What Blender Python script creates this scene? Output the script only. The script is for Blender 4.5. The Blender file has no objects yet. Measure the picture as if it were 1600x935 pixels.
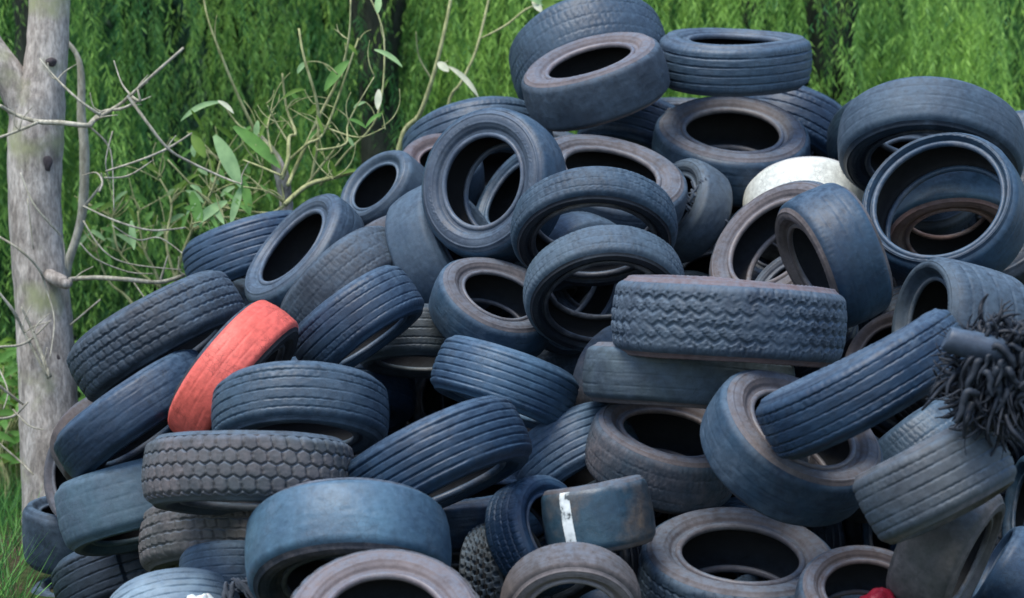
import bpy, math, random
import numpy as np
from mathutils import Vector, Matrix
R = math.radians
rnd = random.Random(7)
NP = np.random.default_rng(11)

# ------------------------------------------------------------------ camera, sky, sun, exposure
sc = bpy.context.scene
col = sc.collection
CAM = Vector((0, 0, 1.75)); PITCH = R(-4.0); FPX = 4000.0
cd = bpy.data.cameras.new('camera'); cam = bpy.data.objects.new('camera', cd); col.objects.link(cam)
cam.location = CAM; cam.rotation_euler = (R(90) + PITCH, 0, 0)
cd.sensor_width = 36; cd.lens = 36 * FPX / 1600; cd.clip_start = .1; cd.clip_end = 600
cd.dof.use_dof = True; cd.dof.focus_distance = 9.0; cd.dof.aperture_fstop = 3.0
sc.camera = cam
SUN_EL, SUN_AZ = R(68), R(222)          # azimuth clockwise from +Y: behind the camera, a little to the left
w = bpy.data.worlds.new('World'); sc.world = w; w.use_nodes = True
nt = w.node_tree; bg = nt.nodes['Background']
sky = nt.nodes.new('ShaderNodeTexSky'); sky.sky_type = 'NISHITA'; sky.sun_disc = False
sky.sun_elevation = SUN_EL; sky.sun_rotation = SUN_AZ; sky.air_density = 1.0; sky.dust_density = 1.2; sky.ozone_density = 2.0
nt.links.new(sky.outputs[0], bg.inputs[0]); bg.inputs[1].default_value = .15
sl = bpy.data.lights.new('sun', 'SUN'); sl.energy = 1.9; sl.angle = R(30); sl.color = (1, .95, .86)
so = bpy.data.objects.new('sun', sl); col.objects.link(so)
sd = Vector((math.sin(SUN_AZ) * math.cos(SUN_EL), math.cos(SUN_AZ) * math.cos(SUN_EL), math.sin(SUN_EL)))
so.rotation_euler = sd.to_track_quat('Z', 'Y').to_euler(); so.location = (0, -4, 12)
sc.view_settings.view_transform = 'Standard'; sc.view_settings.look = 'None'
sc.view_settings.exposure = 1.0; sc.view_settings.gamma = 1
sc.render.film_transparent = False
sc.cycles.filter_width = 1.6; sc.cycles.max_bounces = 6; sc.cycles.transparent_max_bounces = 8

FW = Vector((0, math.cos(PITCH), math.sin(PITCH))); RT = Vector((1, 0, 0)); UP = RT.cross(FW)
def at(u, v, D):
    return CAM + D * (FW + (u - 800) / FPX * RT - (v - 467.5) / FPX * UP)

# ------------------------------------------------------------------ helpers
def tag(o, label=None, cat=None, group=None, kind=None):
    if label: o['label'] = label
    if cat: o['category'] = cat
    if group: o['group'] = group
    if kind: o['kind'] = kind
    return o
def empty(name, loc=(0, 0, 0)):
    o = bpy.data.objects.new(name, None); col.objects.link(o); o.location = loc; o.empty_display_size = .1; return o
def link(name, me, parent=None, mat=None, color=None):
    o = bpy.data.objects.new(name, me); col.objects.link(o)
    if mat and not me.materials: me.materials.append(mat)
    if parent: o.parent = parent
    if color: o.color = (*color, 1)
    return o
def np_mesh(name, V, F, smooth=True):
    V = np.asarray(V, dtype=np.float32).reshape(-1, 3); F = np.asarray(F, dtype=np.int32)
    k = F.shape[1]
    me = bpy.data.meshes.new(name)
    me.vertices.add(len(V)); me.vertices.foreach_set('co', V.ravel())
    me.loops.add(F.size); me.loops.foreach_set('vertex_index', F.ravel())
    me.polygons.add(len(F)); me.polygons.foreach_set('loop_start', np.arange(0, F.size, k, dtype=np.int32))
    me.polygons.foreach_set('loop_total', np.full(len(F), k, dtype=np.int32))
    me.polygons.foreach_set('use_smooth', np.full(len(F), smooth))
    me.update(calc_edges=True); return me
def grid(name, P, smooth=True, closed_prof=False):
    n, m = P.shape[:2]
    i = np.arange(n)[:, None]; j = np.arange(m if closed_prof else m - 1)[None, :]
    i2 = (i + 1) % n; j2 = (j + 1) % m
    F = np.stack([i * m + j, i2 * m + j, i2 * m + j2, i * m + j2], -1).reshape(-1, 4)
    return np_mesh(name, P.reshape(-1, 3), F, smooth)

def mat(name, rough=.7, spec=.4):
    m = bpy.data.materials.new(name); m.use_nodes = True
    t = m.node_tree; b = t.nodes['Principled BSDF']
    b.inputs['Roughness'].default_value = rough; b.inputs['Specular IOR Level'].default_value = spec
    return m, t, b
def node(t, ty, **k):
    n = t.nodes.new(ty)
    for a, v in k.items():
        if a.startswith('_'): setattr(n, a[1:], v)
        else: n.inputs[a.replace('__', ' ')].default_value = v
    return n
def ramp(t, src, p0, p1, c0=(0, 0, 0, 1), c1=(1, 1, 1, 1)):
    r = t.nodes.new('ShaderNodeValToRGB'); r.color_ramp.elements[0].position = p0; r.color_ramp.elements[1].position = p1
    r.color_ramp.elements[0].color = c0; r.color_ramp.elements[1].color = c1
    t.links.new(src, r.inputs[0]); return r
def mixc(t, f, a, b, mode='MIX'):
    n = t.nodes.new('ShaderNodeMix'); n.data_type = 'RGBA'; n.blend_type = mode
    for s, v in ((n.inputs[0], f), (n.inputs[6], a), (n.inputs[7], b)):
        if hasattr(v, 'is_linked') or hasattr(v, 'links'): t.links.new(v, s)
        else: s.default_value = v
    return n.outputs[2]

def rubber(name, dust, amount, rough=.62, top_tint=.5, spec=.45, mott=1.):
    """weathered rubber: the tint comes from the object's own colour, dust lies in patches of noise"""
    m, t, b = mat(name, rough, spec)
    oi = t.nodes.new('ShaderNodeObjectInfo'); tc = t.nodes.new('ShaderNodeTexCoord')
    vadd = t.nodes.new('ShaderNodeVectorMath'); vadd.operation = 'ADD'
    cm = t.nodes.new('ShaderNodeCombineXYZ'); mm = t.nodes.new('ShaderNodeMath'); mm.operation = 'MULTIPLY'; mm.inputs[1].default_value = 37
    t.links.new(oi.outputs['Random'], mm.inputs[0]); t.links.new(mm.outputs[0], cm.inputs[0]); t.links.new(mm.outputs[0], cm.inputs[2])
    t.links.new(tc.outputs['Object'], vadd.inputs[0]); t.links.new(cm.outputs[0], vadd.inputs[1])
    n1 = node(t, 'ShaderNodeTexNoise', Scale=6.0, Detail=6.0, Roughness=.62); t.links.new(vadd.outputs[0], n1.inputs['Vector'])
    n2 = node(t, 'ShaderNodeTexNoise', Scale=38.0, Detail=5.0, Roughness=.65); t.links.new(vadd.outputs[0], n2.inputs['Vector'])
    n3 = node(t, 'ShaderNodeTexNoise', Scale=190.0, Detail=3.0, Roughness=.7); t.links.new(vadd.outputs[0], n3.inputs['Vector'])
    r1 = ramp(t, n1.outputs[0], .66 - amount * .42, .84 - amount * .30)
    r2 = ramp(t, n2.outputs[0], .38, .72)
    # dust = patches * (0.45 + 0.55 fine)
    mu = t.nodes.new('ShaderNodeMath'); mu.operation = 'MULTIPLY_ADD'; mu.inputs[1].default_value = .6; mu.inputs[2].default_value = .3
    t.links.new(r2.outputs[0], mu.inputs[0])
    ml = t.nodes.new('ShaderNodeMath'); ml.operation = 'MULTIPLY'; t.links.new(r1.outputs[0], ml.inputs[0]); t.links.new(mu.outputs[0], ml.inputs[1])
    r3 = ramp(t, n2.outputs[0], .25, .75, (.72, .72, .72, 1), (1.28, 1.28, 1.28, 1))
    base = mixc(t, 1.0, oi.outputs['Color'], r3.outputs[0], 'MULTIPLY')
    r4 = ramp(t, n3.outputs[0], .62, .74)
    mlx = t.nodes.new('ShaderNodeMath'); mlx.operation = 'MULTIPLY'; mlx.inputs[1].default_value = .35; t.links.new(r4.outputs[0], mlx.inputs[0])
    base = mixc(t, mlx.outputs[0], base, (dust[0] * 1.2, dust[1] * 1.2, dust[2] * 1.2, 1))
    n4 = node(t, 'ShaderNodeTexNoise', Scale=2.6, Detail=8.0, Roughness=.7, Distortion=.6); t.links.new(vadd.outputs[0], n4.inputs['Vector'])
    base = mixc(t, 1.0, base, ramp(t, n4.outputs[0], .32, .68, (1 - .52 * mott, 1 - .5 * mott, 1 - .42 * mott, 1), (1 + .5 * mott, 1 + .4 * mott, 1 + .3 * mott, 1)).outputs[0], 'MULTIPLY')
    vo = t.nodes.new('ShaderNodeTexVoronoi'); vo.feature = 'DISTANCE_TO_EDGE'; vo.inputs['Scale'].default_value = 55; t.links.new(vadd.outputs[0], vo.inputs['Vector'])
    cr = ramp(t, vo.outputs['Distance'], .0, .05, (.45, .45, .45, 1), (1, 1, 1, 1)); cm_ = ramp(t, n1.outputs[0], .5, .6)
    base = mixc(t, cm_.outputs[0], base, mixc(t, 1.0, base, cr.outputs[0], 'MULTIPLY'))
    c = mixc(t, ml.outputs[0], base, (*dust, 1))
    t.links.new(c, b.inputs['Base Color'])
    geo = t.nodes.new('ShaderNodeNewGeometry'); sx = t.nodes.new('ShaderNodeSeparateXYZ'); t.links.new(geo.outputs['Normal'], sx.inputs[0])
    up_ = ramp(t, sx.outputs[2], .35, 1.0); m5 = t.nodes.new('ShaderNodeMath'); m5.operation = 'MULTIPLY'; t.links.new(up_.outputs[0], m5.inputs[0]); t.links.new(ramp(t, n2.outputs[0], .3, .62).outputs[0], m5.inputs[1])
    m6 = t.nodes.new('ShaderNodeMath'); m6.operation = 'MULTIPLY'; m6.inputs[1].default_value = top_tint; t.links.new(m5.outputs[0], m6.inputs[0])
    c = mixc(t, m6.outputs[0], c, (.105, .175, .25, 1)); t.links.new(c, b.inputs['Base Color'])  # upward faces blend towards a lighter blue-grey, broken up by noise
    rr = ramp(t, ml.outputs[0], 0, 1, (rough,) * 3 + (1,), (.92, .92, .92, 1)); t.links.new(rr.outputs[0], b.inputs['Roughness'])
    bp = node(t, 'ShaderNodeBump', Strength=.35, Distance=.004); t.links.new(n2.outputs[0], bp.inputs['Height'])
    bp2 = node(t, 'ShaderNodeBump', Strength=.3, Distance=.0015); t.links.new(n3.outputs[0], bp2.inputs['Height']); t.links.new(bp.outputs[0], bp2.inputs['Normal'])
    t.links.new(bp2.outputs[0], b.inputs['Normal'])
    return m
DUST_G = (.075, .108, .145); DUST_B = (.165, .14, .138)
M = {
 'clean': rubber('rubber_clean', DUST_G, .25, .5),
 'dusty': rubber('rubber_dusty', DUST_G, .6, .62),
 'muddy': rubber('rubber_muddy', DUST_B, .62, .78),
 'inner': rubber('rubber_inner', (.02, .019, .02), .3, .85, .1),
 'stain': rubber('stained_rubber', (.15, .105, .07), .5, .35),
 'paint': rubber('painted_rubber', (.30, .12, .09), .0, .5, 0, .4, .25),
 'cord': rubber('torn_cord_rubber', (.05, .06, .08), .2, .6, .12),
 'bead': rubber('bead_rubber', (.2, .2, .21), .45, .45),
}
# tints
BLUE = (.013, .043, .092); SLATE = (.015, .038, .068); GREY = (.028, .048, .070); DARK = (.009, .018, .031)
NAVY = (.009, .033, .073); TEAL = (.022, .058, .09); PALE = (.2, .27, .34); BROWN = (.085, .066, .063); MAUVE = (.07, .066, .08)

# ------------------------------------------------------------------ ground
def ground():
    n = 60
    xs = np.concatenate([[-300, -80], np.linspace(-20, 20, n), [80, 300]]); ys = np.concatenate([[-60, -10], np.linspace(2, 34, n), [80, 500]])
    X, Y = np.meshgrid(xs, ys, indexing='ij')
    Z = .05 * np.sin(X * .9 + Y * .4) * np.cos(Y * .7 - X * .3) + .03 * np.sin(X * 2.3) * np.sin(Y * 1.9)
    Z = Z - .05
    P = np.stack([X, Y, Z], -1); a, b = X.shape
    i = np.arange(a - 1)[:, None]; j = np.arange(b - 1)[None]
    F = np.stack([i * b + j, (i + 1) * b + j, (i + 1) * b + j + 1, i * b + j + 1], -1).reshape(-1, 4)
    me = np_mesh('ground', P, F)
    m, t, bs = mat('soil_ground', .95, .1)
    tc = t.nodes.new('ShaderNodeTexCoord')
    n1 = node(t, 'ShaderNodeTexNoise', Scale=1.2, Detail=6.0); n2 = node(t, 'ShaderNodeTexNoise', Scale=25.0, Detail=6.0)
    t.links.new(tc.outputs['Object'], n1.inputs['Vector']); t.links.new(tc.outputs['Object'], n2.inputs['Vector'])
    r = ramp(t, n1.outputs[0], .4, .6, (.06, .045, .03, 1), (.035, .06, .018, 1)); r2 = ramp(t, n2.outputs[0], .3, .7, (.6, .6, .6, 1), (1.3, 1.3, 1.3, 1))
    t.links.new(mixc(t, 1.0, r.outputs[0], r2.outputs[0], 'MULTIPLY'), bs.inputs['Base Color'])
    bp = node(t, 'ShaderNodeBump', Strength=.6, Distance=.03); t.links.new(n2.outputs[0], bp.inputs['Height']); t.links.new(bp.outputs[0], bs.inputs['Normal'])
    tag(link('ground', me, None, m), kind='structure')
ground()

# ------------------------------------------------------------------ the tyre
def tri(x): return np.abs((x % 1) * 2 - 1)
def groove(d, w):            # 1 in the groove's floor, 0 on top
    return 1 - np.clip((d - w * .5) / (w * .5), 0, 1)
def tread_height(kind, th, t, seed):
    """depth of the groove (0..1) at angle th, tread position t in -1..1"""
    a = th / (2 * math.pi)
    g = np.zeros(np.broadcast(th, t).shape)
    def circ(pos, w, wob=0., n=0):
        return groove(np.abs(t - pos - wob * (tri(a * n) - .5) * 2), w) if n else groove(np.abs(t - pos), w)
    if kind == 'rib':
        for p in (-.62, -.21, .21, .62): g = np.maximum(g, circ(p, .055))
        g = np.maximum(g, .45 * groove(np.abs(tri(a * 90) - 0), .28) * (np.abs(t) > .66))
    elif kind == 'rib5':
        for p in (-.74, -.42, 0, .42, .74): g = np.maximum(g, circ(p, .042, .012, 60))
        g = np.maximum(g, .5 * groove(tri(a * 84 + t * .6), .2) * (np.abs(np.abs(t) - .58) < .13))
        g = np.maximum(g, .4 * groove(tri(a * 84), .22) * (np.abs(t) > .8))
    elif kind == 'rib6':
        for p in (-.78, -.47, -.16, .16, .47, .78): g = np.maximum(g, circ(p, .04))
    elif kind == 'worn':
        for p in (-.5, 0., .5): g = np.maximum(g, .4 * circ(p, .04))
        g = np.maximum(g, .35 * groove(tri(a * 80), .25) * (np.abs(t) > .72))
    elif kind == 'smooth':
        g = g + .12 * groove(np.abs(np.abs(t) - .8), .03)
    elif kind == 'sipe':
        for p in (-.55, .0, .55): g = np.maximum(g, .8 * circ(p, .04, .02, 70))
        sh = np.round(t * 2) * .25
        g = np.maximum(g, .6 * groove(tri(a * 78 + sh), .26))
    elif kind == 'block':
        for p in (-.6, -.2, .2, .6): g = np.maximum(g, circ(p, .06, .025, 56))
        row = np.floor((t + 1) / .4)
        g = np.maximum(g, .9 * groove(tri(a * 56 + row * .5 + t * .5), .2))
    elif kind == 'zig':
        for p in (-.6, -.2, .2, .6): g = np.maximum(g, circ(p, .085, .075, 44))
        row = np.floor((t + 1) / .4)
        g = np.maximum(g, .9 * groove(tri(a * 44 + row * .5 + .25 + .15 * np.sign(np.sin(t * 16))), .22))
        g = np.maximum(g, .45 * groove(tri(a * 132 + t * 2), .25))
    elif kind == 'scale':
        q = (t + 1) * 2.1 + 0 * a; x = a * 46 + t * .35; d1 = np.full(g.shape, 9.); d2 = d1.copy()
        for dr in (-1, 0, 1):
            row = np.floor(q) + dr; off = .5 * (row % 2); c0 = np.round(x - off)
            for dc in (-1, 0, 1):
                dd_ = np.sqrt(((x - off - c0 - dc) * 1.0) ** 2 + ((q - row - .5) * .95) ** 2); d2 = np.where(dd_ < d1, d1, np.minimum(d2, dd_)); d1 = np.minimum(d1, dd_)
        g = np.maximum(g, groove(d2 - d1, .17))
    elif kind == 'lug':
        for p in (-.3, .3): g = np.maximum(g, circ(p, .11, .09, 30))
        row = np.floor((t + .9) / .6)
        g = np.maximum(g, groove(tri(a * 30 + row * .5 + t * .35), .42))
        g = np.maximum(g, groove(np.abs(t), .05))
    elif kind == 'knob':
        row = np.floor((t + 1) / .36)
        g = np.maximum(groove(tri(a * 34 + row * .5), .5), groove(tri((t + 1) / .36), .4))
    return g
DEPTH = dict(rib=.024, rib5=.020, rib6=.024, worn=.013, smooth=.008, sipe=.016, block=.022, zig=.026, scale=.034, lug=.075, knob=.085)

def section(Rr, Wh, ri, t_arr, rough=0.):
    """tread and shoulder profile for t in -1..1 -> (radius, axial)"""
    s = np.abs(t_arr); a = .70 * Wh; k = .13 * Rr
    fl = np.clip(s / .78, 0, 1); sh = np.clip((s - .78) / .22, 0, 1) * .62
    z = a * fl + (Wh - a) * np.sin(sh * math.pi / 2); r = Rr * (1 - .02 * fl ** 2) - k * (1 - np.cos(sh * math.pi / 2))
    return r, np.sign(t_arr) * z

def make_tyre(P, Q, Rr, W, rif, kind, mat_t, mat_s, tint, name, label, group, tintS=None, hi=1.0, oval=.02, seed=0, extra=None, plain=False):
    """P centre, Q rotation whose Z is the axis. Returns the root empty."""
    rr = random.Random(seed)
    Wh = W / 2; ri = rif * Rr
    p1, p2 = rr.uniform(0, 6.28), rr.uniform(0, 6.28); ov = oval * rr.uniform(.5, 1.2); wz = Wh * .07 * rr.uniform(.3, 1.2)
    def place(th, r, z):
        f = 1 + ov * np.cos(2 * th + p1) + ov * .3 * np.cos(3 * th + p2)
        rad = r * f; zz = z + wz * np.cos(2 * th + p2) * (r / Rr)
        zz = zz + 0 * rad
        return np.stack(np.broadcast_arrays(rad * np.cos(th), rad * np.sin(th), zz), -1)
    root = empty(name, P); root.rotation_mode = 'QUATERNION'; root.rotation_quaternion = Q
    tag(root, label, 'tyre', group)
    nt_ = int((420 if kind in ('zig', 'scale', 'lug', 'block', 'sipe', 'knob') else 300) * hi); mt = int((72 if kind in ('rib', 'rib5', 'rib6', 'zig', 'scale', 'block') else 44) * max(.6, hi))
    th = np.linspace(0, 2 * math.pi, nt_, endpoint=False)[:, None]; t = np.linspace(-1, 1, mt)[None, :]
    r, z = section(Rr, Wh, ri, t)
    g = tread_height(kind, th, t, seed)
    wear = 1 - .5 * (0.5 + .5 * np.sin(th * 2 + p1))
    g = g * np.clip((1 - np.abs(t)) / (.06 if kind != 'lug' else .015), 0, 1)
    if kind not in ('knob', 'scale'): g = g * np.clip(.72 + .3 * np.sin(th * 5 + p1 + t * 2) + .25 * np.sin(th * 13 + p2 - t * 5) + .1 * np.sin(th * 41 + t * 9), .12, 1)
    rad = r - DEPTH[kind] * Rr * g * (wear * .6 + .5)
    if extra == 'torn':      # the outer tread layer has come off over part of the ring
        m_ = ((t * .5 + .25 * np.sign(np.sin(th * 9)) > .05) & (np.cos(th - .6) > -.25)); rad = rad - .045 * Rr * m_
    # small irregular nicks
    nz_ = np.random.default_rng(seed + 5)
    def smooth_noise(na, nb):
        G = nz_.normal(0, 1, (na, nb)); xa = np.linspace(0, na, nt_, endpoint=False); i0 = xa.astype(int); f = xa - i0; f = (f * f * (3 - 2 * f))[:, None]
        A_ = G[i0 % na] * (1 - f) + G[(i0 + 1) % na] * f; xb = np.linspace(0, nb - 1.001, mt); j0 = xb.astype(int); h = xb - j0; h = (h * h * (3 - 2 * h))[None, :]
        return A_[:, j0] * (1 - h) + A_[:, j0 + 1] * h
    rad = rad + Rr * (.0028 * smooth_noise(14, 4) + .0013 * smooth_noise(50, 12) + (.0007 * smooth_noise(170, 34)))
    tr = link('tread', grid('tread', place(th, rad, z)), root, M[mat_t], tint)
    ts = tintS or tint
    ns = 64 if plain else (384 if hi >= 1 and Rr > .2 else 160); ths = np.linspace(0, 2 * math.pi, ns, endpoint=False)[:, None]
    r1, z1 = section(Rr, Wh, ri, np.array([1.0])); r1 = r1[0]; z1 = z1[0]
    q = np.linspace(0, 1, 18 if ns < 200 else 34)[None, :]
    zb = Wh * .84
    rs = r1 + (ri * 1.04 - r1) * q; zs = z1 + (zb - z1) * q ** 1.5 + Wh * .17 * np.sin(np.clip(q * 1.15, 0, 1) * math.pi) ** .9
    zs = zs + .012 * Rr * (groove(np.abs(q - .16), .05) - groove(np.abs(q - .8), .06) + .6 * groove(np.abs(q - .55), .05))
    if not plain:      # worn raised marks in arcs round the sidewall, too worn to read
        na = ns; raised = np.zeros(na); i_ = rr.randrange(20)
        while i_ < na - 12:
            for _ in range(rr.randint(4, 9)):
                L_ = rr.randint(3, 5); raised[i_:i_ + L_] = 1; i_ += L_ + 2
            i_ += rr.randint(24, 70)
        band = np.clip(1 - np.abs(q - .47) / .075, 0, 1) ** .4
        zs = zs + .007 * Rr * raised[:, None] * band * (.6 + .4 * np.sign(np.sin(q * 160 + ths * 90)))
        zs = zs + .0035 * Rr * (np.sin(ths * 3 + p1) * np.sin(q * 3.1) + .5 * np.sin(ths * 11 + p2) * np.sin(q * 5) ** 2)
    for sgn in (1, -1):
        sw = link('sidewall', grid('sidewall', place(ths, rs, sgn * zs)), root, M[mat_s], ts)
        ph = np.linspace(0, 2 * math.pi, 10, endpoint=False)[None, :]
        bt = .034 * Rr
        br = ri * 1.015 + bt * np.cos(ph); bz = zb * .985 + bt * 1.15 * np.sin(ph)
        link('bead', grid('bead', place(ths, br, sgn * bz), closed_prof=True), sw, M['bead'], tuple(min(1, c * 1.25 + .012) for c in ts))
    ql = np.linspace(-1, 1, 25)[None, :]
    ang = ql * math.pi / 2
    lr = ri + (.945 * Rr - ri) * np.cos(ang) ** .75; lz = zb * .96 * np.sin(ang) + .10 * Wh * np.sin(2 * ang)
    link('inner_liner', grid('inner_liner', place(ths, lr, lz)), root, M['inner'], (.008, .009, .011))
    return root

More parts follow.
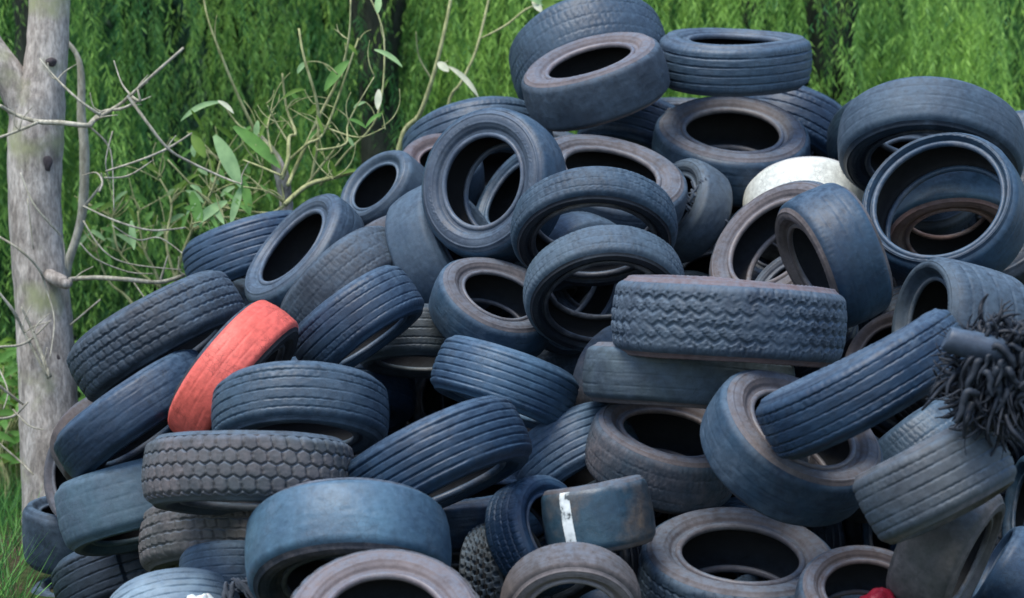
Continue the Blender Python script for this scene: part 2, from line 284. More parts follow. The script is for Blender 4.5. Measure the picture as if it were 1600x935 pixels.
# ------------------------------------------------------------------ table of tyres, front to back
# (mode, u, v, R px, direction the near face points in the picture (deg), angle axis-view (deg), width px, rim ratio, tread, tread mat, side mat, tint, side tint, label)
# mode 'f': (u,v) is the centre of the near face; 'c': the centre of the tyre
TYRES = [
 # key, mode, u, v, R, phi, e, W, rim, tread, tread mat, side mat, tint, side tint, label
 ('aa','c',275,975,108,-80,60,85,.62,'rib6','dusty','dusty',(0.24,0.33,0.42),None,'pale blue ribbed tyre cut by the bottom edge beside the white bag'),
 ('cc','f',602,968,168,88,46,85,.60,'lug','muddy','muddy',BROWN,(.15,.125,.125),'large brown off-road tyre with a knobbly edge, lying open at the bottom'),
 ('hh','f',893,972,116,-85,42,60,.66,'worn','muddy','muddy',BROWN,(0.19,0.175,0.175),'tan arch-shaped tyre cut by the bottom edge, left of the big open tyre'),
 ('hb','c',950,975,62,-75,60,60,.62,'smooth','clean','clean',BLUE,None,'blue tyre showing inside the tan arch at the bottom edge'),
 ('kk','c',1462,752,125,-62,87,110,.62,'rib5','dusty','muddy',(.06,.066,.078),None,'grey wide tyre with fine circumferential lines under the shredded bundle'),
 ('kk2','c',1478,858,112,-25,79,96,.62,'worn','muddy','muddy',(.085,.074,.068),None,'brownish ribbed tyre standing on edge right of the tyre holding the red ball'),
 ('jj','f',1362,922,115,80,50,78,.64,'worn','muddy','muddy',SLATE,BROWN,'open tyre near the bottom right with a red ball inside'),
 ('mm2','c',1590,905,80,150,84,85,.6,'smooth','clean','clean',BLUE,None,'smooth blue tyre lying at the right edge near the bottom corner'),
 ('mm1','c',1640,800,90,170,75,100,.6,'smooth','clean','clean',SLATE,None,'smooth slate tyre at the right edge above the bottom corner'),
 ('mm3','f',1610,985,90,90,50,60,.6,'smooth','dusty','dusty',GREY,None,'grey tyre shoulder in the very bottom right corner'),
 ('ii','f',1158,862,157,86,62,92,.60,'block','dusty','muddy',SLATE,(0.085,0.078,0.082),'big open dusty brown tyre at the bottom, left of the one with the ball'),
 ('r1','c',1352,602,172,118,88,96,.62,'rib5','clean','dusty',NAVY,None,'long dark blue ribbed tyre leaning diagonally across the brown-walled tyre at right'),
 ('r2','f',1256,666,140,57,57,94,.60,'worn','dusty','muddy',SLATE,(0.1,0.088,0.088),'large worn tyre with pinkish brown sidewall, under the diagonal dark blue tyre'),
 ('m1','c',1138,500,181,86,88.5,112,.62,'zig','dusty','muddy',(.04,.058,.085),(.13,.09,.09),'very wide tyre with a maze-like tread lying flat at right of centre'),
 ('m2','c',1075,590,163,85,89,84,.62,'worn','dusty','muddy',(0.06,0.085,0.1),(0.1,0.09,0.09),'smooth grey tyre flat under the maze-tread one'),
 ('s1','f',1048,672,118,76,62,88,.62,'sipe','muddy','muddy',GREY,(0.105,0.088,0.085),'tan-lipped tyre with fine sipes, open upward, below the two grey flat ones'),
 ('gg','c',935,808,88,100,89,98,.62,'smooth','stain','dusty',(.032,.062,.088),(.10,.085,.08),'smooth tyre with a white painted stripe across its tread'),
 ('bb','c',545,866,165,-88,64,112,.62,'smooth','clean','muddy',(.042,.085,.13),DARK,'big smooth domed blue tyre resting over the brown off-road tyre'),
 ('ee','f',868,828,92,20,52,72,.62,'block','clean','clean',BLUE,None,'small blue tyre standing on edge left of the white-striped one'),
 ('z5','c',355,905,76,-88,72,80,.62,'rib5','dusty','dusty',SLATE,None,'small ribbed slate tyre between the pale blue tyre and the big domed one'),
 ('t1','c',900,712,100,-63,74,88,.62,'rib6','clean','clean',(.036,.08,.14),None,'bright blue tyre with close ribs just left of the tan-lipped tyre'),
 ('u1','c',682,725,150,-65,82,98,.62,'rib6','clean','clean',NAVY,None,'large blue arched tyre with deep ribs in the lower middle, above the domed one'),
 ('dd','c',790,905,92,12,62,72,.62,'knob','dusty','dusty',(0.03,0.034,0.04),None,'dark knobbly tyre standing between the big domed tyre and the small blue one'),
 ('ff','c',735,800,135,97,80,72,.62,'worn','clean','clean',NAVY,None,'dark blue tyre lying flat behind the big domed tyre'),
 ('z2','c',390,742,166,-92,84,98,.62,'scale','muddy','dusty',(0.045,0.052,0.062),None,'broad flat tyre with a scale-like block tread, under the blue ribbed one'),
 ('x1','c',468,646,134,-90,73,88,.62,'rib5','clean','dusty',(.032,.058,.092),None,'blue-grey ribbed tyre lying flat on the scale-treaded tyre'),
 ('z3','c',388,848,168,-92,80,92,.62,'block','muddy','muddy',(.075,.07,.068),None,'rough brown-grey tyre flat below the scale-treaded one'),
 ('z1','c',206,790,118,-76,80,96,.62,'worn','dusty','dusty',(.045,.075,.10),None,'plain slate tyre at the left edge, second in its stack, above the torn one'),
 ('z4','c',215,898,134,-72,79,88,.62,'rib5','clean','clean',DARK,None,'torn tyre with a piece of tread missing, at the bottom of the left stack',{'extra': 'torn'}),
 ('or','c',367,590,132,-35,78,76,.62,'worn','paint','clean',(0.66,0.115,0.085),(0.02,0.02,0.022),'orange-red painted tyre standing in the left of the pile'),
 ('y2','c',215,652,140,-55,82,76,.62,'worn','clean','clean',NAVY,None,'dark blue tyre slanting down left of the orange-red one'),
 ('y1','c',247,528,142,-60,80,84,.62,'block','dusty','dusty',(.032,.042,.06),None,'dark tyre with block tread slanting up, above left of the orange-red one'),
 ('y0','c',162,684,86,-60,60,60,.62,'smooth','muddy','muddy',(.07,.045,.04),None,'dark rusty brown tyre tucked under the slanting blue tyre at far left'),
 ('ya','c',130,745,76,180,60,60,.62,'smooth','muddy','muddy',MAUVE,None,'mauve-grey small tyre on the far left edge of the heap'),
 ('yb','f',112,790,78,92,72,90,.62,'smooth','dusty','dusty',DARK,None,'black upright tyre ring open at the top, far left of the heap'),
 ('yc','f',128,915,80,92,72,80,.62,'smooth','dusty','dusty',DARK,None,'lowest black tyre ring at the far left bottom corner of the heap'),
 ('v1','c',788,600,115,-110,84,82,.62,'rib6','clean','clean',(.042,.088,.15),None,'light blue striped tyre leaning over in the middle of the pile'),
 ('m0','c',975,598,92,-20,50,62,.62,'worn','muddy','muddy',GREY,None,'brownish tyre on edge behind the left end of the smooth grey tyre'),
 ('m4','c',890,672,64,-70,60,60,.62,'worn','muddy','muddy',MAUVE,None,'small mauve tyre top poking out above the bright blue close-ribbed one'),
 ('ll','c',1444,722,112,-52,72,84,.62,'sipe','clean','clean',(.04,.075,.115),None,'blue tyre with notched shoulder directly behind the grey wide tyre'),
 ('l2','c',1335,740,80,55,60,70,.62,'rib','muddy','muddy',DARK,None,'dark tyre with pale worn ribs in the gap below the diagonal one'),
 ('l3','c',1400,830,80,180,70,60,.62,'worn','clean','clean',BLUE,None,'small blue tyre piece behind the grey wide tyre and the open one'),
 ('h2','c',558,505,105,-55,81,80,.62,'rib5','clean','clean',(.025,.06,.115),None,'blue ribbed tyre slanting right of the orange-red one'),
 ('q1','f',1442,496,103,165,62,146,.62,'rib5','dusty','dusty',(.036,.05,.068),None,'grey ribbed barrel-shaped tyre standing above the shredded bundle'),
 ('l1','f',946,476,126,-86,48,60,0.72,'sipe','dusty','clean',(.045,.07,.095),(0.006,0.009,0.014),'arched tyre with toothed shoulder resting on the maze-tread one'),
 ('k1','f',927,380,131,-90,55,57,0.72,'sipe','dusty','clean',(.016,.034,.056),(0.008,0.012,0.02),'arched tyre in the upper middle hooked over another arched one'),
 ('n1','c',1304,402,110,206,72,92,.62,'worn','clean','muddy',SLATE,(.07,.06,.055),'worn tyre standing nearly upright across the tan-rimmed one'),
 ('p1','f',1464,310,131,118,38,84,0.79,'worn','clean','clean',SLATE,SLATE,'wide-open tyre facing the viewer at upper right with a thin rim'),
 ('j1','f',782,458,98,68,54,70,.58,'worn','dusty','muddy',SLATE,(.075,.075,.085),'worn tyre tilted open to the right below the big facing tyre'),
 ('kc','c',895,442,110,-30,42,60,.64,'worn','clean','clean',(.045,.065,.09),None,'tyre of which a thin crescent shows left of the toothed arch'),
 ('v2','c',882,582,95,-88,72,70,.62,'sipe','dusty','dusty',SLATE,None,'tyre with notched edge behind the light blue striped one'),
 ('i1','c',652,534,92,-92,76,76,.62,'rib5','clean','clean',(.03,.04,.05),None,'dark shaded ribbed tyre lying flat right of the slanting blue one'),
 ('x0','c',532,618,115,-88,72,76,.62,'rib','clean','clean',NAVY,None,'blue tyre whose top edge shows behind the blue-grey ribbed one'),
 ('n0','f',1206,376,128,130,54,66,.64,'worn','muddy','muddy',GREY,(0.12,0.105,0.1),'tan-rimmed open tyre leaning at right under the white one'),
 ('n5','f',1236,446,84,128,52,60,.64,'worn','clean','clean',DARK,(.05,.06,.075),'dark tyre with a pale bead ring seen through the tan-rimmed open one'),
 ('n6','c',1218,392,92,90,30,60,.5,'worn','clean','clean',DARK,None,'dark tyre deep behind the tan-rimmed open one'),
 ('d1','f',752,282,121,156,36,76,.60,'worn','clean','clean',SLATE,(.042,.062,.09),'big open tyre facing the viewer, left of upper middle'),
 ('h3','c',695,395,112,30,64,80,.62,'smooth','dusty','dusty',(.04,.065,.10),None,'smooth tyre on edge under the big facing tyre'),
 ('d2','f',796,302,92,146,63,60,.62,'worn','clean','clean',(.03,.05,.075),None,'tyre seen through the hole of the big facing one'),
 ('h1','c',545,458,118,-50,72,80,.62,'sipe','dusty','dusty',(.045,.055,.075),None,'worn dark tyre slanting directly above the blue ribbed one'),
 ('f1','f',453,384,109,138,69,66,0.64,'worn','clean','clean',(.035,.058,.09),(.045,.066,.095),'open black tyre leaning on the left shoulder of the pile'),
 ('h4','c',602,398,82,-60,66,50,.6,'smooth','muddy','muddy',MAUVE,None,'small mauve tyre top between the leaning open tyre and the smooth one'),
 ('g1','c',392,402,104,-74,78,80,.62,'rib6','clean','clean',(.028,.055,.10),None,'ribbed blue tyre lying at the left shoulder behind the open one'),
 ('c1','f',955,266,124,77,62,60,.60,'worn','dusty','muddy',SLATE,(0.1,0.09,0.088),'torn tyre with a bright worn rim behind the hooked arch'),
 ('c2','c',1070,330,84,150,58,60,.6,'smooth','dusty','dusty',(.055,.065,.08),None,'ragged grey tyre with torn strips right of the hooked arch'),
 ('p2','c',1482,348,106,-80,50,66,.62,'smooth','clean','muddy',TEAL,(.12,.075,.065),'teal tyre seen through the wide-open tyre'),
 ('o1','f',1453,262,143,-92,58,82,.66,'worn','dusty','clean',(.038,.058,.085),DARK,'large arched tyre at upper right, leaning over the wide-open one'),
 ('p4','c',1425,285,112,60,42,60,.6,'worn','clean','clean',DARK,None,'dark tyre glimpsed under the upper right arch'),
 ('p3','c',1520,350,130,80,30,60,.5,'worn','clean','clean',DARK,None,'dark tyre at the bottom of the wide-open one'),
 ('re','c',1630,392,88,120,72,80,.62,'rib','dusty','dusty',(.03,.045,.065),None,'grey tyre cut by the right edge beside the barrel-shaped one'),
 ('pn','c',1396,560,80,140,50,56,.6,'smooth','muddy','muddy',(.11,.08,.08),None,'dull pink-brown tyre piece between the upright tyre and the barrel-shaped one'),
 ('wh','c',1258,331,96,-85,58,88,.62,'smooth','paint','paint',(0.6,0.63,0.57),(.5,.5,.48),'white painted tyre near the upper right'),
 ('b1','f',1146,201,128,85,66,78,.61,'worn','clean','muddy',SLATE,(.085,.085,.095),'open grey-rimmed tyre lying below the topmost flat one'),
 ('o0','c',1432,222,142,-80,62,76,.62,'worn','clean','clean',SLATE,None,'tyre standing right behind the large upper right arch'),
 ('oz','c',1600,250,100,-80,62,70,.62,'worn','clean','clean',SLATE,None,'tyre behind the arch, cut by the right edge of the picture'),
 ('e1','f',583,288,72,138,58,74,.60,'smooth','clean','clean',(.04,.062,.09),None,'small open tyre on the left skyline of the pile'),
 ('db','f',688,246,66,95,52,70,.5,'smooth','dusty','muddy',SLATE,(.11,.08,.08),'small tyre with reddish dust around its hole, left of the big facing one'),
 ('d0','c',748,238,122,-82,66,78,.62,'rib','clean','clean',(.035,.062,.10),None,'arched blue tyre on the skyline behind the big facing one'),
 ('a2','f',920,92,114,107,73,76,.60,'smooth','dusty','muddy',(.04,.055,.08),(.12,.105,.11),'topmost open tyre with dusty brown rim, tilted to the left'),
 ('a3','f',1148,60,123,88,83,72,.60,'rib','clean','clean',(.04,.068,.105),(.055,.08,.11),'flat grey-blue tyre at the very top right of the peak'),
 ('a1','c',920,92,126,-75,60,86,.62,'sipe','clean','clean',(.035,.058,.09),None,'tyre leaning behind the topmost open one at the peak'),
 ('b3','c',1000,214,96,-105,70,70,.62,'rib','clean','clean',BLUE,None,'blue tyre squeezed below the topmost open one'),
 ('b4','c',1062,200,104,88,84,70,.62,'worn','clean','clean',DARK,None,'dark tyre pressed flat under the topmost tyres of the peak'),
 ('b2','c',962,256,92,-72,70,62,.62,'smooth','muddy','muddy',MAUVE,None,'small dusty mauve tyre under the peak, above the torn one'),
 ('t4','c',1240,212,106,-112,66,78,.62,'rib5','clean','clean',NAVY,None,'dark blue ribbed tyre behind the open grey-rimmed one at upper right'),
 ('t5','c',1325,262,74,-90,60,60,.62,'smooth','muddy','muddy',(.12,.09,.095),None,'small pinkish tyre piece between the peak and the upper right arch'),
]

DIST = {'aa': 8.10, 'cc': 7.40, 'hh': 7.95, 'hb': 8.20, 'kk': 7.52, 'kk2': 7.92, 'jj': 7.88, 'mm2': 8.43, 'mm1': 8.83, 'mm3': 8.49, 'ii': 8.29, 'r1': 7.85, 'r2': 8.19, 'm1': 8.55, 'm2': 8.73, 's1': 8.70, 'gg': 8.13, 'bb': 7.91, 'ee': 8.27, 'z5': 8.34, 't1': 8.93, 'u1': 8.15, 'dd': 8.39, 'ff': 8.78, 'z2': 8.13, 'x1': 8.33, 'z3': 8.68, 'z1': 8.86, 'z4': 9.38, 'or': 8.73, 'y2': 8.89, 'y1': 9.05, 'y0': 9.35, 'ya': 9.66, 'yb': 9.90, 'yc': 9.80, 'v1': 8.90, 'm0': 9.17, 'm4': 9.36, 'll': 8.83, 'l2': 9.20, 'l3': 9.38, 'h2': 9.11, 'q1': 9.03, 'l1': 9.05, 'k1': 9.18, 'n1': 8.95, 'p1': 9.39, 'j1': 9.30, 'kc': 9.69, 'v2': 10.03, 'i1': 9.55, 'x0': 9.90, 'n0': 9.49, 'n5': 9.54, 'n6': 9.92, 'd1': 9.53, 'h3': 9.83, 'd2': 10.22, 'h1': 9.86, 'f1': 9.99, 'h4': 10.27, 'g1': 10.50, 'c1': 9.91, 'c2': 10.18, 'p2': 9.92, 'o1': 9.88, 'p4': 10.34, 'p3': 10.49, 're': 10.75, 'pn': 9.50, 'wh': 10.25, 'b1': 10.62, 'o0': 10.84, 'oz': 11.18, 'e1': 10.32, 'db': 10.44, 'd0': 10.90, 'a2': 10.31, 'a3': 10.57, 'a1': 10.89, 'b3': 11.38, 'b4': 11.42, 'b2': 11.93, 't4': 11.46, 't5': 11.86}
BURIED = [(827, 290, 108, 102, 49, 11.85), (1119, 262, 99, 198, 74, 11.94), (1309, 289, 92, 63, 42, 11.36), (1385, 275, 102, 95, 30, 11.78), (1485, 271, 102, 343, 65, 11.42), (683, 349, 94, 125, 48, 10.62), (764, 370, 112, 168, 54, 11.35), (858, 348, 96, 95, 71, 10.62), (1061, 346, 101, 352, 73, 10.83), (1161, 353, 97, 60, 69, 10.66), (1251, 368, 96, 80, 71, 10.81), (1360, 371, 107, 295, 67, 10.87), (1432, 361, 97, 10, 31, 10.88), (1528, 353, 105, 344, 52, 10.88), (447, 454, 90, 238, 75, 10.99), (546, 453, 99, 64, 69, 10.46), (627, 454, 111, 143, 50, 10.8), (741, 452, 92, 46, 38, 11.3), (835, 454, 92, 298, 79, 10.14), (922, 441, 101, 47, 31, 10.18), (1027, 449, 101, 336, 52, 10.56), (1119, 455, 93, 91, 45, 10.34), (1195, 448, 94, 151, 37, 11.11), (1310, 441, 99, 210, 75, 10.19), (1390, 458, 100, 191, 56, 10.36), (1473, 443, 92, 1, 70, 10.48), (1573, 444, 105, 200, 46, 11.31), (393, 533, 100, 184, 65, 10.56), (489, 531, 99, 339, 65, 10.28), (690, 519, 91, 159, 34, 10.29), (767, 517, 104, 282, 75, 10.6), (860, 536, 104, 51, 74, 10.74), (979, 522, 111, 143, 54, 11.03), (1075, 540, 92, 155, 56, 9.63), (1150, 521, 96, 260, 31, 10.08), (1252, 528, 88, 119, 61, 9.76), (1345, 517, 112, 284, 79, 10.86), (1428, 523, 89, 280, 44, 10.17), (1524, 528, 110, 295, 43, 10.59), (361, 619, 107, 30, 73, 9.66), (429, 626, 99, 122, 58, 10.71), (550, 608, 91, 190, 42, 10.28), (621, 605, 89, 73, 46, 10.48), (722, 623, 95, 180, 39, 10.07), (818, 601, 94, 6, 67, 10.29), (919, 606, 99, 336, 35, 10.42), (1022, 613, 100, 300, 50, 10.3), (1108, 621, 112, 123, 72, 9.58), (1209, 619, 98, 125, 33, 9.83), (1286, 602, 106, 92, 38, 10.33), (1380, 625, 109, 241, 44, 9.89), (1480, 609, 99, 57, 52, 9.67), (1575, 629, 111, 197, 42, 9.34), (285, 693, 90, 144, 32, 9.72), (381, 694, 94, 211, 56, 10.12), (498, 705, 105, 316, 49, 10.54), (580, 715, 92, 261, 62, 10.34), (666, 710, 109, 226, 67, 10.45), (784, 689, 101, 182, 72, 10.36), (879, 710, 102, 321, 64, 9.75), (971, 692, 89, 48, 48, 9.9), (1048, 710, 101, 226, 61, 9.5), (1160, 700, 88, 287, 67, 9.03), (1250, 701, 104, 24, 67, 9.38), (1338, 687, 94, 263, 40, 9.78), (1447, 714, 100, 138, 54, 9.98), (1541, 708, 103, 231, 34, 9.23), (239, 778, 104, 249, 64, 10.09), (341, 785, 99, 168, 36, 9.76), (454, 776, 111, 337, 31, 10.09), (536, 795, 111, 162, 43, 9.1), (624, 798, 93, 209, 37, 9.28), (728, 799, 91, 295, 55, 9.47), (834, 791, 94, 323, 54, 10.15), (903, 770, 100, 162, 45, 9.56), (1002, 780, 96, 302, 30, 9.23), (1115, 795, 91, 334, 66, 8.98), (1215, 779, 97, 141, 80, 9.38), (1300, 781, 98, 99, 32, 10.28), (1381, 795, 95, 337, 42, 9.71), (1480, 785, 93, 134, 78, 10.12), (1594, 794, 103, 329, 77, 9.58), (388, 875, 95, 201, 50, 9.36), (480, 860, 93, 326, 55, 9.57), (577, 882, 112, 162, 37, 9.17), (671, 858, 96, 33, 42, 9.64), (768, 872, 109, 270, 51, 9.25), (867, 871, 97, 122, 33, 8.75), (958, 884, 91, 181, 61, 8.96), (1071, 861, 95, 89, 50, 9.53), (1153, 884, 108, 314, 31, 8.76), (1236, 876, 109, 170, 59, 9.63), (1454, 862, 91, 56, 56, 9.68), (1540, 883, 105, 233, 68, 9.19), (439, 947, 102, 4, 45, 8.76), (625, 947, 111, 254, 45, 8.77), (713, 955, 104, 151, 43, 8.64), (1099, 947, 106, 106, 78, 8.61), (1311, 944, 97, 77, 79, 8.57), (839, 296, 90, 36, 50, 11.43), (952, 299, 90, 59, 65, 12.42), (1067, 288, 95, 343, 46, 12.36), (1192, 291, 98, 311, 80, 12.15), (1306, 286, 105, 73, 30, 12.17), (1442, 293, 108, 146, 74, 12.24), (1549, 285, 88, 199, 62, 11.7), (663, 414, 100, 19, 76, 11.67), (767, 412, 103, 297, 38, 10.92), (899, 392, 98, 305, 71, 10.74), (1000, 392, 98, 186, 49, 11.39), (1119, 392, 105, 323, 32, 11.53), (1252, 408, 89, 302, 36, 11.49), (1373, 402, 103, 110, 51, 11.38), (1596, 404, 100, 85, 68, 11.75), (470, 491, 103, 30, 67, 11.11), (598, 505, 89, 181, 49, 10.99), (839, 496, 112, 177, 78, 11.46), (962, 495, 107, 335, 33, 11.81), (1066, 513, 92, 323, 44, 10.41), (1199, 494, 100, 331, 40, 11.12), (1303, 505, 96, 13, 39, 10.73), (1420, 518, 104, 322, 38, 11.63), (403, 625, 102, 130, 68, 11.23), (528, 600, 106, 17, 71, 11.21), (643, 614, 112, 211, 63, 11.45), (764, 595, 89, 54, 61, 11.0), (888, 610, 109, 48, 41, 11.41), (1015, 596, 88, 128, 35, 11.2), (1126, 602, 102, 212, 40, 10.73), (1254, 609, 91, 337, 42, 10.31), (1359, 598, 103, 314, 69, 11.12), (1487, 603, 88, 232, 58, 10.09), (1606, 614, 99, 337, 67, 10.0), (231, 712, 94, 21, 69, 10.5), (335, 717, 111, 51, 40, 11.07), (473, 715, 103, 293, 39, 10.87), (584, 709, 89, 320, 69, 11.01), (716, 700, 108, 268, 53, 10.83), (837, 714, 93, 38, 42, 10.54), (936, 710, 106, 250, 72, 10.95), (1076, 708, 101, 157, 69, 10.1), (1191, 708, 103, 347, 41, 9.9), (1321, 700, 94, 85, 67, 10.68), (1443, 722, 96, 317, 46, 10.46), (1542, 727, 103, 249, 63, 10.83), (297, 822, 95, 76, 61, 10.17), (397, 832, 91, 10, 35, 9.78), (543, 815, 91, 10, 32, 9.69), (656, 824, 105, 265, 33, 10.0), (877, 831, 110, 340, 35, 9.52), (1001, 808, 89, 305, 71, 10.44), (1134, 830, 103, 103, 35, 10.13), (1485, 834, 100, 306, 61, 9.73), (1596, 817, 98, 278, 47, 10.36), (716, 925, 91, 229, 34, 8.93), (839, 931, 107, 226, 48, 9.01), (1056, 916, 94, 324, 55, 9.16), (1548, 933, 102, 45, 53, 9.04)]


def frame(u, v, phi, e):
    d = (FW + (u - 800) / FPX * RT - (v - 467.5) / FPX * UP).normalized()      # away from the camera
    tw = -d; rt = tw.cross(UP).normalized() * -1; rt = d.cross(UP).normalized(); up = rt.cross(d).normalized()
    p, ee = R(phi), R(e)
    ax = (rt * math.cos(p) + up * math.sin(p)) * math.sin(ee) + tw * math.cos(ee)
    return ax.normalized()
def surface_depth(u, v):
    return 8.0 + 2.9 * (935 - v) / 935 + .35 * max(0, (700 - u) / 700) ** 2 + .1 * max(0, (u - 1300) / 300)
_th = np.linspace(0, 2 * math.pi, 36, endpoint=False)
_pr = np.array([(1, -1), (1, -.5), (1, 0), (1, .5), (1, 1), (.9, -1), (.9, 1), (.78, 1), (.78, -1), (.66, 1), (.66, -1), (.9, 0)])
def samples(P, A, B, C, Rr, Wh, rif):
    rr = Rr * (rif + (_pr[:, 0] - .66) / .34 * (1 - rif)); zz = Wh * _pr[:, 1]
    x = rr[None] * np.cos(_th)[:, None]; y = rr[None] * np.sin(_th)[:, None]; z = np.broadcast_to(zz[None], x.shape)
    return P + x[..., None] * B + y[..., None] * C + z[..., None] * A
def inside(pts, T, k=.93):
    d = pts - T['P']; z = d @ T['A']; r = np.sqrt(np.maximum((d ** 2).sum(-1) - z ** 2, 0))
    return ((np.abs(z) < T['Wh'] * k) & (r < T['R'] * k) & (r > T['R'] * (T['ri'] + (1 - T['ri']) * .12))).sum()
placed = []
def place_px(u, v, Rpx, phi, e, Wpx, rif, mode, D):
    ax = frame(u, v, phi, e)
    if mode == 'f':
        u = u - Wpx / 2 * math.sin(R(e)) * math.cos(R(phi)); v = v + Wpx / 2 * math.sin(R(e)) * math.sin(R(phi))
    q = Vector(ax).to_track_quat('Z', 'Y'); mt3 = q.to_matrix()
    B = np.array(mt3.col[0]); C = np.array(mt3.col[1]); A = np.array(mt3.col[2])
    s = D / FPX; P = np.array(at(u, v, D)); Rr = Rpx * s; Wh = Wpx * s / 2
    T = dict(P=P, A=A, B=B, C=C, R=Rr, Wh=Wh, ri=rif, D=D, q=q); T['S'] = samples(P, A, B, C, Rr * .95, Wh * .95, rif)
    placed.append(T); return T

GROUP = 'scrap tyres heaped in the pile'
roots = {}
for i, row in enumerate(TYRES):
    key, mode, u, v, Rp, phi, e, Wp, rif, kind, mt_, ms_, tint, tS, label = row[:15]
    opt = row[15] if len(row) > 15 else {}
    T = place_px(u, v, Rp, phi, e, Wp, rif, mode, DIST[key])
    hi = 1.25 if Rp > 150 else 1.0
    if mt_ != 'paint':      # every tyre has weathered a little differently
        jr = random.Random(i * 13 + 1); k_ = jr.uniform(.72, 1.3); ds = jr.uniform(0, .25); gm = sum(tint) / 3; tint = (tint[0] * .86, tint[1] * 1.02, tint[2] * 1.04)
        tint = tuple((c_ * (1 - ds) + gm * ds) * k_ for c_ in tint)
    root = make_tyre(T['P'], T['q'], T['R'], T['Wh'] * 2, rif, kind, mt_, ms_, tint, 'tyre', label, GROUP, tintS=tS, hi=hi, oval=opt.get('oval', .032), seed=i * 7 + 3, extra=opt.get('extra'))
    roots[key] = (root, T)

# ------------------------------------------------------------------ tyres deep inside the heap, glimpsed in the gaps
proto = None; nf = 0
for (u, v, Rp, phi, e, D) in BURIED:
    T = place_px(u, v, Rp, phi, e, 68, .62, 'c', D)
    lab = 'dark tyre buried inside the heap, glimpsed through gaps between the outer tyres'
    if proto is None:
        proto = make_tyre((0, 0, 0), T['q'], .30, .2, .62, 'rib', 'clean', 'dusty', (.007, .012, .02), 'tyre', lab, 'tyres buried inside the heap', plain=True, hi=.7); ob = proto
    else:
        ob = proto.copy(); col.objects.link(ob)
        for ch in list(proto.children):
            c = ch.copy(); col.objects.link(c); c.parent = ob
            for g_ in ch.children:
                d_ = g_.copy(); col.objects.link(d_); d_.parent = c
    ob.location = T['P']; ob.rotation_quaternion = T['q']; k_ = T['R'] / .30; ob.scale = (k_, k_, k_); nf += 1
print('buried tyres', nf)

# ------------------------------------------------------------------ things lying in the heap
def tube_pts(pts, rads, nseg=8, sub=4, wob=0., seed=0):
    """smooth tapered tube through points -> (V, F)"""
    rg = random.Random(seed)
    P = [Vector(p) for p in pts]; out = []; rad = []
    for i in range(len(P) - 1):
        p0 = P[max(i - 1, 0)]; p1 = P[i]; p2 = P[i + 1]; p3 = P[min(i + 2, len(P) - 1)]
        for k in range(sub):
            t = k / sub
            out.append(.5 * ((2 * p1) + (p2 - p0) * t + (2 * p0 - 5 * p1 + 4 * p2 - p3) * t * t + (3 * p1 - p0 - 3 * p2 + p3) * t ** 3))
            rad.append(rads[i] * (1 - t) + rads[i + 1] * t)
    out.append(P[-1]); rad.append(rads[-1])
    V = []; F = []; n = Vector((0, -1, 0))
    for i, p in enumerate(out):
        d = (out[min(i + 1, len(out) - 1)] - out[max(i - 1, 0)]).normalized()
        a = d.cross(n); a = a.normalized() if a.length > 1e-4 else Vector((1, 0, 0)); b = d.cross(a).normalized()
        for k in range(nseg):
            th = 2 * math.pi * k / nseg; r_ = rad[i] * (1 + wob * rg.uniform(-1, 1))
            V.append(p + (a * math.cos(th) + b * math.sin(th)) * r_)
    for i in range(len(out) - 1):
        for k in range(nseg):
            F.append((i * nseg + k, i * nseg + (k + 1) % nseg, (i + 1) * nseg + (k + 1) % nseg, (i + 1) * nseg + k))
    c0, c1 = len(V), len(V) + 1; V += [out[0], out[-1]]
    for k in range(nseg):
        F.append((c0, (k + 1) % nseg, k, k)); o = (len(out) - 1) * nseg; F.append((c1, o + k, o + (k + 1) % nseg, o + (k + 1) % nseg))
    return V, F
class Acc:
    def __init__(s): s.V = []; s.F = []
    def add(s, VF):
        V, F = VF; n = len(s.V); s.V += [tuple(v) for v in V]; s.F += [tuple(i + n for i in f) for f in F]
    def build(s, name, m, parent=None, smooth=True, color=None):
        me = bpy.data.meshes.new(name); me.from_pydata(s.V, [], [tuple(dict.fromkeys(f)) for f in s.F])
        me.polygons.foreach_set('use_smooth', np.full(len(me.polygons), smooth)); me.update()
        return link(name, me, parent, m, color)

# painted stripe on the smooth tyre
def stripe(key, th0, wdeg, m):
    root, T = roots[key]; Rr, Wh, rif = T['R'], T['Wh'], T['ri']
    child = [c for c in root.children if c.name.startswith('tread')][0]
    me = child.data; n = 300; co = np.empty(len(me.vertices) * 3, np.float32); me.vertices.foreach_get('co', co); co = co.reshape(n, -1, 3)
    th = np.arctan2(co[:, 22, 1], co[:, 22, 0]); sel = [i for i in range(n) if abs((th[i] - th0 + math.pi) % (2 * math.pi) - math.pi) < R(wdeg)]
    sel.sort(key=lambda i: (th[i] - th0 + math.pi) % (2 * math.pi))
    S = co[sel].copy(); rr_ = np.sqrt(S[..., 0] ** 2 + S[..., 1] ** 2)[..., None]; S[..., :2] *= (1 + .0022 / rr_); S[..., 2] *= 1.004
    a, b = S.shape[:2]; i = np.arange(a - 1)[:, None]; j = np.arange(b - 1)[None]
    F = np.stack([i * b + j, (i + 1) * b + j, (i + 1) * b + j + 1, i * b + j + 1], -1).reshape(-1, 4)
    link('painted_stripe', np_mesh('painted_stripe', S, F), root, m)
def stripe_angle(key, u, v):
    root, T = roots[key]; p = at(u, v, T['D'] - T['R']); l = root.matrix_world
    q = T['q'].inverted() @ (Vector(p) - Vector(T['P'])); return math.atan2(q.y, q.x)
mp, t, b = mat('white_paint', .6, .4)
tc = t.nodes.new('ShaderNodeTexCoord'); n_ = node(t, 'ShaderNodeTexNoise', Scale=30.0, Detail=5.0); t.links.new(tc.outputs['Object'], n_.inputs[0])
